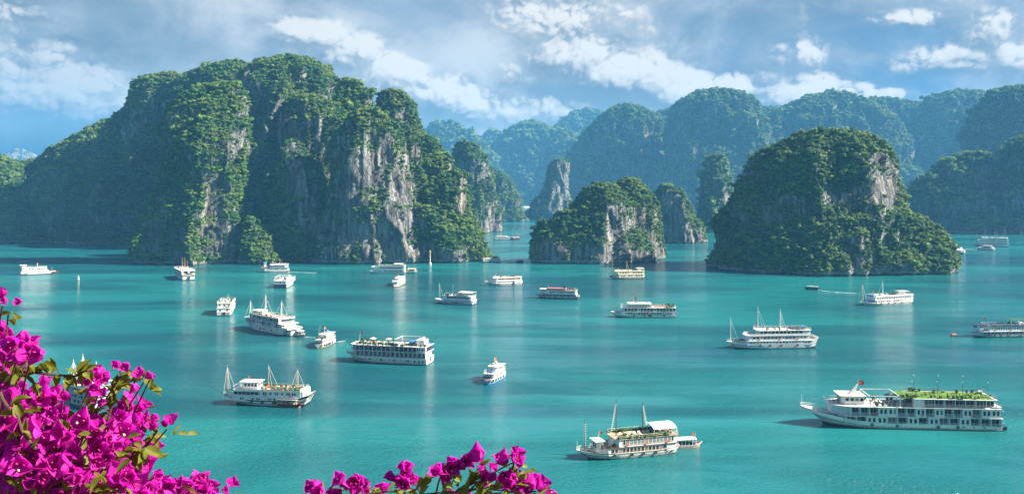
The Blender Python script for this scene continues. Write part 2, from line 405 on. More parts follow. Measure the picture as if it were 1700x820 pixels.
# ------------------------------------------------------------------ karst towers
def ring_profile(th, n):
    c, s = np.cos(th), np.sin(th)
    r = (np.abs(c) ** n + np.abs(s) ** n) ** (-1.0 / n)
    return c * r, s * r
def lump(rows, wl, dk=0.85, lean=0.8, n=2.1, res=1.35, amp=1.0, seed=0, skew=0.0):
    """one tower: rows are (photo y, left x, right x) of its outline, wl the photo y of its front waterline.
    Every row becomes a ring with real width and depth around an axis standing behind the waterline."""
    rows = sorted(rows)
    ys = np.array([r[0] for r in rows], float); xl = np.array([r[1] for r in rows], float); xr = np.array([r[2] for r in rows], float)
    Yf = depth_of(wl)
    hw_base = (xr[-1] - xl[-1]) / 2 / F_PX * Yf
    hw_max = (xr - xl).max() / 2 / F_PX * Yf
    top = ys[0]
    # axis distance of each row: front face leans back with the slope
    hwp = (xr - xl) / 2 / F_PX
    Yc = Yf + np.zeros(len(rows))
    for _ in range(4):
        hd = dk * hwp * Yc; hdb = dk * hwp[-1] * Yc[-1]
        Yc = Yf + (1 - lean) * hd + lean * np.maximum(hdb, hd)
    Z = CAM_H - (ys - HORIZON) / F_PX * Yc
    X0 = ((xl + xr) / 2 - CX) / F_PX * Yc; HW = hwp * Yc; HD = dk * HW
    # continue down to below the water
    if Z[-1] > -2:
        Z = np.append(Z, -4.0); X0 = np.append(X0, X0[-1]); HW = np.append(HW, HW[-1]); HD = np.append(HD, HD[-1]); Yc = np.append(Yc, Yc[-1])
    ztop = Z[0] + 0.10 * HW[0]
    # resample rings along the profile length
    dl = np.hypot(np.diff(Z), np.diff(HW)); cum = np.concatenate([[0], np.cumsum(dl)])
    nr = max(10, int(cum[-1] / res)); t = np.linspace(0, cum[-1], nr)
    def itp(a):
        # smooth resampling
        v = np.interp(t, cum, a); k = max(1, int(nr / 110)); ker = np.ones(2 * k + 1) / (2 * k + 1)
        return np.convolve(np.pad(v, k, mode='edge'), ker, 'valid')
    z, x0, hw, hd, yc = itp(Z), itp(X0), itp(HW), itp(HD), itp(Yc)
    # dome cap above the first row
    kc = max(3, int(hw[0] / res)); u = np.linspace(0, 1, kc, endpoint=False)
    cap = lambda a: np.full(kc, a[0])
    z = np.concatenate([z[0] + (ztop - Z[0]) * (1 - u ** 2), z]); hw_c = hw[0] * np.maximum(u, 0.02); hd_c = hd[0] * np.maximum(u, 0.02)
    hw = np.concatenate([hw_c, hw]); hd = np.concatenate([hd_c, hd]); x0 = np.concatenate([cap(x0), x0]); yc = np.concatenate([cap(yc), yc])
    nr = len(z)
    na = int(np.clip(2 * math.pi * hw_max * (1 + dk) / 2 / res, 24, 900))
    th = np.linspace(0, 2 * math.pi, na, endpoint=False)
    ca, sa = ring_profile(th, n)
    rx = hw[:, None] * ca[None]; ry = hd[:, None] * sa[None]
    VX = x0[:, None] + rx; VY = yc[:, None] + ry; VZ = np.repeat(z[:, None], na, 1)
    P = np.stack([VX, VY, VZ], -1).reshape(-1, 3)
    dirv = np.stack([np.broadcast_to(ca / np.hypot(ca, sa), VX.shape), np.broadcast_to(sa / np.hypot(ca, sa), VX.shape)], -1).reshape(-1, 2)
    rr = np.repeat(np.minimum(hw, hd)[:, None], na, 1).ravel()
    a1 = amp * min(16.0, 0.18 * hw_max); fade = np.clip(rr / (a1 * 3.2), 0, 1)
    S = np.array([1 / 48, 1 / 48, 1 / 70]); M = np.array([1 / 17, 1 / 17, 1 / 30]); Q = np.array([1 / 6.5, 1 / 6.5, 1 / 10])
    Wp = P + 14.0 * np.stack([fbm(P / 55, 2, 201 + seed), fbm(P / 55, 2, 223 + seed), fbm(P / 55, 2, 251 + seed)], -1)      # bends the ridges so they wander down the slope
    G = np.array([1 / 27, 1 / 27, 1 / 80]); K = np.array([1 / 5.0, 1 / 5.0, 1 / 22])
    d = a1 * 1.0 * fbm(Wp * S, 3, 3 + seed, ridged=True)
    d = d + a1 * 0.75 * fbm(Wp * G, 2, 41 + seed, ridged=True)           # gullies running down the face
    d = d + a1 * 0.30 * fbm(P * M, 3, 31 + seed, ridged=True)
    d = d + 1.5 * amp * fbm(P * K, 2, 63, ridged=True)                   # fluted rock columns
    d = d + 1.2 * amp * fbm(P * Q, 3, 77, ridged=True)
    d = d - np.percentile(d, 86)                                        # carved inward, so the outline keeps its traced breadth
    d = d * fade
    P[:, 0] += dirv[:, 0] * d; P[:, 1] += dirv[:, 1] * d
    P[:, 2] += (3.0 * amp * fbm(P / 22, 3, 9) + 1.2 * fbm(P / 7, 2, 19)) * np.clip((P[:, 2] - 3) / 15, 0, 1)
    # sea notch at the foot
    zz = P[:, 2]; und = 1.5 * np.exp(-((zz - 0.6) / 1.5) ** 2) * np.clip(rr / 12, 0, 1)
    P[:, 0] -= dirv[:, 0] * und; P[:, 1] -= dirv[:, 1] * und
    idx = np.arange(nr * na).reshape(nr, na)
    q0 = idx[:-1]; q1 = idx[1:]
    quads = np.stack([q0, q1, np.roll(q1, -1, 1), np.roll(q0, -1, 1)], -1).reshape(-1, 4)
    # top cap
    c = len(P); P = np.vstack([P, [P[:na, 0].mean(), P[:na, 1].mean(), P[:na, 2].mean() + .2]])
    tris = np.stack([np.full(na, c), idx[0], np.roll(idx[0], -1)], -1)
    return P, quads, tris
def photo_xy(P):
    return CX + F_PX * P[:, 0] / np.maximum(P[:, 1], 1), HORIZON - F_PX * (P[:, 2] - CAM_H) / np.maximum(P[:, 1], 1)

def vertex_normals(P, quads, tris):
    fn = np.cross(P[quads[:, 2]] - P[quads[:, 0]], P[quads[:, 3]] - P[quads[:, 1]])
    N = np.zeros_like(P)
    for k in range(4): np.add.at(N, quads[:, k], fn)
    fn2 = np.cross(P[tris[:, 1]] - P[tris[:, 0]], P[tris[:, 2]] - P[tris[:, 0]])
    for k in range(3): np.add.at(N, tris[:, k], fn2)
    return N / np.maximum(np.linalg.norm(N, axis=1), 1e-9)[:, None]

def island(name, label, lumps, bare=(), tree_step=4.2, tree_r=(2.2, 4.4), veg_bias=0.0, cover_label=None, seed=1, trees=True, mat=None):
    """all the towers of one island as one rock mesh, and the forest on it as one ground cover"""
    PP, QQ, TT, VV = [], [], [], []
    off = 0; pts, rad = [], []
    rg = np.random.default_rng(seed)
    for k, L in enumerate(lumps):
        P, Qd, T = lump(seed=seed * 7 + k * 3, **L)
        N = vertex_normals(P, Qd, T)
        if N[:, 2].mean() < 0: N = -N; Qd = Qd[:, ::-1]; T = T[:, ::-1]
        px, py = photo_xy(P)
        n1 = fbm(P * np.array([1 / 30, 1 / 30, 1 / 42]), 4, 5 + seed); n2 = fbm(P / 9, 3, 55 + seed)
        veg = 0.72 + veg_bias + 0.75 * (N[:, 2] - 0.25) + 0.80 * n1 + 0.45 * n2
        for (bx, by, brx, bry, s) in bare:
            dd = ((px - bx) / brx) ** 2 + ((py - by) / bry) ** 2
            veg = veg - 0.60 * s * np.exp(-dd * 0.9) * (0.85 + 1.5 * n2 + .9 * n1)
        veg = np.clip(veg, 0, 1)
        veg[P[:, 2] < 1.2] = 0
        if trees:
            A = P[Qd[:, 0]]; B = P[Qd[:, 1]]; C = P[Qd[:, 2]]; D = P[Qd[:, 3]]
            area = np.linalg.norm(np.cross(C - A, D - B), axis=1) * 0.5
            vq = veg[Qd].mean(1); nq = N[Qd].mean(1); cz = (A + C)[:, 2] / 2; cy_ = (A + C)[:, 1] / 2
            front = np.where(nq[:, 1] > 0.45, 0.25, 1.0)                    # slopes turned away carry fewer trees
            pr = area / tree_step ** 2 * (0.12 * sstep(vq, 0.05, 0.3) + 0.88 * sstep(vq, 0.26, 0.72)) * front * np.where(vq < .45, 1.6, 1.0) * (cz > 1.0)
            pick = np.nonzero(rg.random(len(pr)) < np.minimum(pr, 1))[0]
            uu, vv = rg.random(len(pick))[:, None], rg.random(len(pick))[:, None]
            pp = (A[pick] * (1 - uu) + B[pick] * uu) * (1 - vv) + (D[pick] * (1 - uu) + C[pick] * uu) * vv
            s = (tree_r[0] + (tree_r[1] - tree_r[0]) * np.clip(rg.lognormal(-.9, .62, len(pick)), .05, 1.7)) * (0.36 + 0.70 * vq[pick])
            big = rg.random(len(pick)) < 0.03; s[big] *= 1.3
            pp = pp + nq[pick] * (s * 0.25)[:, None]; pp[:, 2] += s * 0.1
            pts.append(pp); rad.append(s)
        PP.append(P); QQ.append(Qd + off); TT.append(T + off); VV.append(veg); off += len(P)
    # boulders fallen along the foot
    P = np.vstack(PP); Vg = np.concatenate(VV)
    if trees and len(P) < 700000:
        foot = np.nonzero((np.abs(P[:, 2]) < 0.9))[0]
        bm = bmesh.new(); bmesh.ops.create_icosphere(bm, subdivisions=2, radius=1.0)
        S0 = np.array([v.co[:] for v in bm.verts]); bm.verts.index_update(); F0 = np.array([[v.index for v in f.verts] for f in bm.faces]); bm.free()
        for k in range(min(260, len(foot) // 12)):
            c = P[foot[rg.integers(0, len(foot))]]; r = 0.5 + 1.7 * rg.random() ** 2.5
            D = S0 * (1 + .35 * fbm(S0 * 1.3 + k * 3.1, 2, 4))[:, None] * r * rg.uniform(.7, 1.35, 3) * np.array([1, 1, .75])
            PP.append(D + np.array([c[0] + rg.normal(0, .6), c[1] - rg.uniform(0, 1.2), rg.uniform(-.3, .5)])); TT.append(F0 + off); VV.append(np.zeros(len(D))); off += len(D)
    P = np.vstack(PP)
    me = np_mesh(name, P, np.vstack(QQ), np.vstack(TT))
    at = me.attributes.new('veg', 'FLOAT', 'POINT'); at.data.foreach_set('value', np.concatenate(VV).astype(np.float32))
    o = tag(link(name, me, mat or m_rock), label, None, None, 'structure')
    if trees and pts:
        pts = np.vstack(pts); rad = np.concatenate(rad)
        forest('forest_cover', pts, rad, cover_label, rg)
        print(name, len(P), 'verts', len(pts), 'crowns')
    return o

main_lumps = [
    dict(rows=[(97, 455, 503), (103, 430, 524), (115, 410, 548), (130, 397, 562), (150, 388, 578), (170, 385, 592), (200, 382, 612), (240, 380, 630), (300, 378, 640), (380, 375, 650), (438, 372, 655)], wl=417, dk=.8, lean=.85, n=2.15),
    dict(rows=[(139, 360, 384), (148, 330, 400), (163, 303, 412), (185, 286, 416), (215, 270, 418), (250, 262, 416), (300, 250, 414), (350, 240, 413), (400, 226, 424), (441, 218, 436)], wl=442, dk=.85, lean=.85),
    dict(rows=[(362, 408, 424), (388, 400, 446), (414, 396, 466), (439, 392, 480)], wl=440, dk=.9, lean=.8),
    dict(rows=[(106, 372, 412), (112, 345, 430), (120, 320, 440), (135, 300, 450), (160, 285, 455), (220, 270, 460), (300, 255, 465), (415, 240, 470)], wl=409, dk=.7, lean=.6),
    dict(rows=[(123, 264, 296), (130, 234, 312), (140, 213, 325), (155, 205, 335), (175, 195, 345), (200, 184, 352), (235, 176, 360), (270, 160, 370), (330, 130, 380), (408, 92, 390)], wl=408, dk=.55, lean=.6),
    dict(rows=[(203, 168, 200), (225, 132, 230), (245, 102, 250), (262, 74, 270), (285, 60, 300), (330, 40, 320), (404, 12, 340)], wl=405, dk=.7, lean=.9),
    dict(rows=[(269, 40, 70), (284, 10, 100), (300, -30, 130), (350, -60, 180), (403, -100, 220)], wl=403, dk=.6, lean=.9),
    dict(rows=[(258, -70, -12), (266, -84, 10), (278, -90, 30), (290, -100, 40), (330, -112, 54), (360, -122, 78), (405, -140, 104)], wl=406, dk=.8, lean=.85),
    dict(rows=[(183, 596, 620), (190, 582, 640), (205, 570, 655), (225, 560, 668), (245, 553, 675), (270, 548, 682), (300, 545, 690), (340, 545, 699), (380, 548, 706), (438, 552, 712)], wl=439, dk=.75, lean=.75, n=2.1),
    dict(rows=[(131, 572, 592), (138, 563, 607), (150, 559, 617), (165, 557, 624), (185, 555, 628), (260, 550, 640), (425, 545, 650)], wl=427, dk=.8, lean=.6),
    dict(rows=[(153, 633, 667), (160, 625, 679), (175, 621, 691), (190, 619, 698), (215, 616, 705), (240, 614, 712), (300, 608, 730), (420, 600, 758)], wl=421, dk=.75, lean=.6),
    dict(rows=[(232, 680, 694), (240, 673, 700), (255, 670, 702), (275, 668, 704), (300, 664, 712), (430, 650, 730)], wl=432, dk=.85),
    dict(rows=[(232, 692, 718), (240, 682, 733), (255, 677, 740), (285, 672, 748), (430, 650, 780)], wl=424, dk=.8),
    dict(rows=[(258, 716, 734), (265, 702, 747), (280, 694, 755), (310, 690, 763), (430, 680, 790)], wl=430, dk=.8),
    dict(rows=[(283, 752, 766), (290, 737, 774), (300, 717, 778), (320, 702, 779), (350, 694, 780), (375, 690, 790), (395, 688, 800), (410, 686, 807), (434, 682, 815)], wl=436, dk=.7, lean=.9),
    dict(rows=[(165, 478, 530), (180, 462, 572), (205, 450, 604), (235, 444, 624), (265, 446, 618), (300, 452, 600), (438, 440, 600)], wl=430, dk=.62, lean=.8),
    dict(rows=[(235, 474, 496), (262, 460, 520), (300, 448, 545), (350, 440, 566), (438, 428, 592)], wl=436, dk=.7, lean=.85),
    dict(rows=[(325, 560, 590), (350, 540, 620), (390, 520, 645), (438, 500, 664)], wl=439, dk=.6, lean=.8),
    dict(rows=[(345, 690, 716), (370, 684, 740), (400, 682, 766), (432, 680, 790)], wl=438, dk=.6, lean=.9),
]
bare_main = [(485, 235, 26, 60, 1.0), (470, 200, 14, 30, .7), (503, 320, 30, 45, 1.1), (540, 370, 45, 35, 1.0), (612, 285, 38, 42, 1.35), (660, 355, 30, 62, 1.35), (655, 420, 45, 16, .9), (590, 405, 45, 28, .8),
             (372, 220, 20, 60, .75), (350, 330, 26, 60, .7), (385, 425, 26, 22, .9), (360, 400, 20, 40, .6), (268, 352, 16, 36, .7), (248, 412, 18, 26, .8), (645, 240, 12, 24, .8), (665, 200, 14, 20, .5), (652, 178, 30, 30, .25),
             (690, 250, 7, 16, 1.2), (766, 330, 10, 34, 1.6), (612, 172, 12, 10, .8), (572, 300, 20, 50, .4), (745, 425, 60, 7, .6)]
tower_lumps = [
    dict(rows=[(238, 764, 783), (243, 753, 795), (255, 748, 802), (270, 746, 808), (290, 745, 818), (310, 745, 826), (350, 745, 830), (386, 744, 832)], wl=387, dk=.9, lean=.6),
    dict(rows=[(284, 811, 823), (290, 807, 835), (300, 805, 850), (320, 802, 860), (345, 800, 868), (367, 798, 880)], wl=368, dk=.8, lean=.7),
    dict(rows=[(353, 838, 856), (361, 828, 870), (368, 815, 888)], wl=366.5, dk=.5, lean=.8),
]
bare_tower = [(815, 350, 18, 36, .9), (800, 378, 40, 8, 1.2), (845, 312, 10, 14, 1.0)]
centre_lumps = [
    dict(rows=[(352, 930, 958), (365, 916, 975), (382, 903, 990), (400, 895, 1000), (438, 886, 1010)], wl=439, amp=.5, dk=.6, lean=.6),
    dict(rows=[(308, 992, 1014), (315, 973, 1029), (325, 957, 1039), (340, 943, 1050), (360, 930, 1058), (380, 916, 1066), (400, 902, 1080), (420, 893, 1094), (438, 887, 1099)], wl=439, amp=.6, dk=.7, lean=.45, n=2.15),
    dict(rows=[(298, 1036, 1054), (305, 1023, 1067), (320, 1013, 1077), (340, 1006, 1086), (360, 1001, 1091), (380, 996, 1097), (400, 991, 1102), (436, 986, 1106)], wl=434, amp=.7, dk=.85, lean=.5),
    dict(rows=[(371, 890, 905), (378, 885, 924), (390, 882, 944), (410, 880, 962), (438, 879, 972)], wl=438.7, amp=.5, dk=.8, lean=.5),
]
bare_centre = [(940, 415, 55, 26, 1.0), (1020, 360, 18, 60, .9), (1020, 410, 30, 28, 1.0), (1062, 365, 16, 24, .8), (1040, 425, 60, 12, 1.0), (1090, 420, 14, 20, .7), (1000, 330, 25, 14, .5), (905, 420, 20, 20, .7)]
spire_lumps = [dict(rows=[(266, 919, 939), (272, 911, 945), (290, 905, 946), (310, 898, 948), (330, 890, 950), (345, 880, 952), (365, 864, 958)], wl=366, dk=.9, lean=.5)]
bare_spire = [(932, 310, 16, 50, .9), (928, 355, 26, 12, 1.1), (945, 280, 10, 20, .7)]
small_lumps = [dict(rows=[(306, 1101, 1114), (312, 1093, 1125), (325, 1087, 1138), (345, 1084, 1151), (365, 1083, 1164), (380, 1083, 1176), (404, 1084, 1184)], wl=405, dk=.85, lean=.5)]
bare_small = [(1118, 350, 22, 30, 1.0), (1112, 385, 30, 20, 1.2), (1150, 398, 22, 8, .8)]
dome_lumps = [
    dict(rows=[(221, 1348, 1418), (228, 1320, 1446), (238, 1294, 1462), (252, 1271, 1472), (268, 1244, 1480), (280, 1233, 1484), (300, 1222, 1490), (330, 1211, 1496), (350, 1203, 1500), (375, 1194, 1504), (395, 1188, 1508), (458, 1182, 1514)], wl=456, amp=.6, dk=.75, lean=.75, n=2.15),
    dict(rows=[(350, 1330, 1500), (362, 1280, 1520), (375, 1240, 1535), (400, 1204, 1562), (430, 1184, 1594), (458, 1181, 1606)], wl=460, amp=.6, dk=.6, lean=.85, n=2.3),
]
bare_dome = [(1465, 285, 26, 40, 1.1), (1400, 330, 50, 20, 1.15), (1450, 330, 36, 24, .9), (1240, 300, 40, 60, .45), (1480, 320, 16, 40, .8), (1200, 420, 18, 50, .6), (1380, 453, 130, 7, .7), (1590, 445, 24, 14, .5)]
range_lumps = [
    dict(rows=[(186, 1090, 1320), (200, 1064, 1360), (230, 1030, 1400), (352, 1000, 1450)], wl=345, res=3.4, amp=1.6, dk=.25, lean=.8),
    dict(rows=[(176, 1490, 1640), (188, 1450, 1700), (220, 1410, 1760), (352, 1380, 1800)], wl=344, res=3.4, amp=1.6, dk=.25, lean=.8),
    dict(rows=[(175, 1028, 1050), (182, 1015, 1074), (192, 1000, 1094), (205, 988, 1100), (220, 970, 1102), (240, 953, 1104), (260, 942, 1106), (290, 937, 1108), (330, 936, 1112), (354, 932, 1116)], wl=350, res=3.0, amp=1.8, dk=.55, lean=.6),
    dict(rows=[(152, 1166, 1214), (158, 1146, 1240), (168, 1129, 1257), (180, 1116, 1269), (200, 1110, 1277), (240, 1100, 1284), (300, 1090, 1290), (354, 1086, 1298)], wl=352, res=3.0, amp=1.8, dk=.55, lean=.6),
    dict(rows=[(157, 1362, 1410), (163, 1336, 1430), (172, 1311, 1450), (182, 1282, 1474), (200, 1256, 1490), (240, 1226, 1508), (300, 1204, 1528), (376, 1190, 1540)], wl=350, res=3.0, amp=1.8, dk=.45, lean=.8),
    dict(rows=[(167, 1432, 1496), (173, 1402, 1520), (185, 1384, 1545), (210, 1368, 1568), (300, 1340, 1598), (370, 1330, 1610)], wl=346, res=3.2, amp=1.8, dk=.45, lean=.7),
    dict(rows=[(156, 1562, 1640), (164, 1537, 1660), (180, 1520, 1680), (220, 1500, 1718), (300, 1480, 1758), (376, 1470, 1780)], wl=349, res=3.2, amp=1.8, dk=.45, lean=.7),
    dict(rows=[(148, 1662, 1722), (155, 1642, 1750), (175, 1622, 1790), (220, 1600, 1830), (382, 1570, 1870)], wl=366, res=3.0, amp=1.8, dk=.6, lean=.7),
    dict(rows=[(258, 1597, 1640), (266, 1571, 1650), (285, 1541, 1670), (310, 1511, 1690), (388, 1472, 1720)], wl=389, res=2.2, amp=1.8, dk=.5, lean=.7),
    dict(rows=[(232, 1682, 1720), (250, 1666, 1750), (300, 1655, 1770), (389, 1642, 1780)], wl=390, dk=.7, lean=.5),
    dict(rows=[(260, 1181, 1195), (268, 1171, 1204), (285, 1166, 1211), (310, 1165, 1212), (340, 1160, 1212), (376, 1154, 1213)], wl=386, dk=.8, lean=.4),
    dict(rows=[(150, 1800, 1860), (170, 1760, 1920), (220, 1730, 1980), (384, 1690, 2020)], wl=384, res=2.2, dk=.6, lean=.7),
]
bare_range = [(1170, 212, 12, 10, 1.3), (1075, 300, 36, 18, .9), (1010, 270, 20, 60, .4), (1130, 190, 14, 60, .35), (1195, 330, 16, 60, .4), (1690, 350, 30, 40, .6)]
far_lumps = [
    dict(rows=[(203, 734, 751), (210, 716, 764), (222, 706, 784), (240, 700, 804), (270, 690, 830), (338, 680, 850)], wl=338, dk=.5, res=4),
    dict(rows=[(208, 863, 899), (215, 846, 914), (225, 831, 934), (245, 816, 950), (270, 802, 960), (337, 790, 980)], wl=337.5, dk=.5, res=4),
    dict(rows=[(186, 958, 990), (190, 948, 1008), (200, 934, 1020), (215, 918, 1030), (240, 900, 1040), (330, 880, 1060)], wl=334, dk=.5, res=4),
    dict(rows=[(215, 920, 936), (230, 905, 960), (260, 895, 980), (336, 885, 1000)], wl=339, dk=.6, res=4),
    dict(rows=[(219, 815, 829), (228, 800, 845), (250, 780, 870), (330, 760, 900)], wl=333.5, dk=.3, res=5),
    dict(rows=[(205, 560, 600), (240, 520, 680), (330, 500, 700)], wl=335, dk=.4, res=5),
]
peak_lumps = [dict(rows=[(247, 22, 38), (256, 10, 58), (265, -4, 76), (280, -30, 100), (325, -60, 140)], wl=333, dk=.4, res=5),
              dict(rows=[(262, 60, 72), (270, 50, 90), (325, 30, 130)], wl=332.6, dk=.4, res=5)]

island('limestone_island', 'broad forested karst island with several rounded summits and streaked cliffs', main_lumps, bare_main, 2.15, (0.85, 2.3), 0.13, 'dense green trees and scrub clinging to the broad island', 1)
island('limestone_headland', 'two steep wooded karst towers beside the narrow channel', tower_lumps, bare_tower, 2.9, (1.3, 2.9), 0.14, 'green trees on the towers beside the channel', 2)
island('limestone_islet', 'dark twin-peaked rock islet with pale cliff foot in mid bay', centre_lumps, bare_centre, 2.1, (0.85, 2.1), 0.20, 'scrub and small trees on the twin-peaked islet', 3)
island('rock_spire', 'tall slim limestone spire standing in the channel', spire_lumps, bare_spire, 3.4, (1.5, 3.0), 0.05, 'scrub on the slim spire', 4)
island('limestone_stack', 'small pointed limestone stack behind the twin-peaked islet', small_lumps, bare_small, 2.5, (1.1, 2.5), 0.12, 'trees on the small pointed stack', 5)
island('limestone_dome', 'big domed rock island with a vegetated skirt and scarred shoulder', dome_lumps, bare_dome, 2.0, (0.85, 2.2), 0.22, 'dark dense forest on the domed island', 6)
island('mountain_range', 'long hazy blue-green forested range behind the bay', range_lumps, bare_range, 5.4, (2.2, 5.4), 0.10, 'forest blanketing the long range', 7)
island('distant_mountains', 'pale blue far peaks closing the channel', far_lumps, (), 15, (8, 15), 0.12, 'faint forest on the far blue peaks', 8)
island('distant_peak', 'tiny pale bare peak on the far left skyline', peak_lumps, [(30, 260, 60, 40, 1.2)], 20, (8, 12), -0.3, 'sparse scrub on the tiny pale peak', 9)

# ------------------------------------------------------------------ haze over the whole bay
bm = bmesh.new(); bmesh.ops.create_cube(bm, size=1.0)
hz = bpy.data.meshes.new('haze'); bm.to_mesh(hz); bm.free()
haze = link('haze', hz); haze.scale = (8000, 5300, 452); haze.location = (0, 2300, 452 / 2 - 13.5)
mh = bpy.data.materials.new('haze'); mh.use_nodes = True
qh = NT(mh.node_tree); qh.n.clear()
pv = qh.new('ShaderNodeVolumePrincipled'); pv.inputs['Color'].default_value = (0.15, 0.53, 1.0, 1); pv.inputs['Density'].default_value = 0.000115
pv.inputs['Anisotropy'].default_value = 0.0
oh = qh.new('ShaderNodeOutputMaterial'); qh.l.new(pv.outputs[0], oh.inputs['Volume'])
hz.materials.append(mh)
tag(haze, 'thin blue sea haze filling the bay', None, None, 'stuff')
# ------------------------------------------------------------------ boats: materials
def paint(name, col, rough=0.45, var=0.10, spec=0.4, scale=0.7):
    m, q, b = new_mat(name)
    co = q.new('ShaderNodeTexCoord').outputs['Object']
    n = q.noise(q.mapping(co, scale=(scale, scale, scale * 2.2)), 1.0, 5, 0.6)
    st = q.noise(q.mapping(co, scale=(3.0, 3.0, 0.35)), 1.0, 4, 0.6)
    c = q.mix(q.ramp01(n, 0.35, 0.75), tuple(min(1, x * (1 + var)) for x in col), tuple(x * (1 - var) for x in col))
    c = q.mix(q.math('MULTIPLY', q.ramp01(st, 0.54, 0.74), 0.36), c, (col[0] * .62, col[1] * .52, col[2] * .40))     # rust and rain runs
    q.put(b.inputs['Base Color'], c); b.inputs['Roughness'].default_value = rough; b.inputs['Specular IOR Level'].default_value = spec
    return m
M = dict(
    white=paint('white_paint', (.63, .62, .59)), cream=paint('cream_paint', (.66, .58, .42)), bluewhite=paint('cool_white_paint', (.55, .60, .63)),
    grey=paint('grey_paint', (.30, .31, .31)), navy=paint('navy_paint', (.018, .03, .055)), black=paint('black_paint', (.018, .018, .02), .5),
    brown=paint('brown_varnish', (.10, .048, .022), .4), darkwood=paint('dark_teak', (.055, .03, .018), .55), deck=paint('deck_boards', (.32, .24, .16), .7),
    tan=paint('tan_wood', (.34, .20, .09), .6), red=paint('red_paint', (.42, .02, .015)), maroon=paint('faded_red_roof', (.30, .10, .085), .7),
    blue=paint('blue_tarpaulin', (.03, .14, .42), .6), green=paint('dark_green_canvas', (.012, .06, .05), .7), lawn=paint('artificial_lawn', (.085, .165, .014), .9, .3, .1, 1.6),
    yellow=paint('yellow_paint', (.62, .40, .02)), teal=paint('sky_blue_paint', (.12, .36, .55)), canvas=paint('white_canvas', (.66, .64, .60), .8, .06, .15),
    plant=paint('deck_plants', (.022, .06, .014), .7, .4, .2, 2.5), cushion=paint('cushions', (.45, .38, .30), .8), orange=paint('orange_lifebuoy', (.65, .13, .015)))
def glass_mat():
    m, q, b = new_mat('window_glass')
    oi = q.new('ShaderNodeObjectInfo')
    q.put(b.inputs['Base Color'], q.mix(q.ramp01(oi.outputs['Random'], .74, .98), (.008, .012, .017), (.22, .20, .17)))
    b.inputs['Roughness'].default_value = 0.08; b.inputs['Specular IOR Level'].default_value = 0.6
    return m
M['glass'] = glass_mat()

def hull_paint(key, col):
    m, q, b = new_mat(key + '_hull_paint')
    co = q.new('ShaderNodeTexCoord').outputs['Object']; zz = q.new('ShaderNodeSeparateXYZ'); q.l.new(co, zz.inputs[0])
    n = q.noise(q.mapping(co, scale=(.5, .5, 1.4)), 1.0, 5, .6); st = q.noise(q.mapping(co, scale=(2.2, 2.2, .22)), 1.0, 4, .6)
    c = q.mix(q.ramp01(n, .35, .75), tuple(x * 1.06 for x in col), tuple(x * .86 for x in col))
    c = q.mix(q.math('MULTIPLY', q.ramp01(st, .52, .72), .42), c, (col[0] * .60, col[1] * .48, col[2] * .36))
    weed = q.ramp01(q.math('ADD', zz.outputs[2], q.math('MULTIPLY', st, -.9)), -.30, .45, True, .8, 0.0)          # weed and rust above the waterline
    c = q.mix(weed, c, (col[0] * .28 + .02, col[1] * .27 + .015, col[2] * .18 + .008))
    q.put(b.inputs['Base Color'], c); b.inputs['Roughness'].default_value = .42
    return m
HULLMAT = {k: hull_paint(k, v) for k, v in dict(white=(.63, .62, .59), bluewhite=(.55, .60, .63), cream=(.60, .53, .38), grey=(.30, .31, .31), black=(.02, .02, .022), navy=(.02, .03, .055), darkwood=(.055, .03, .018)).items()}

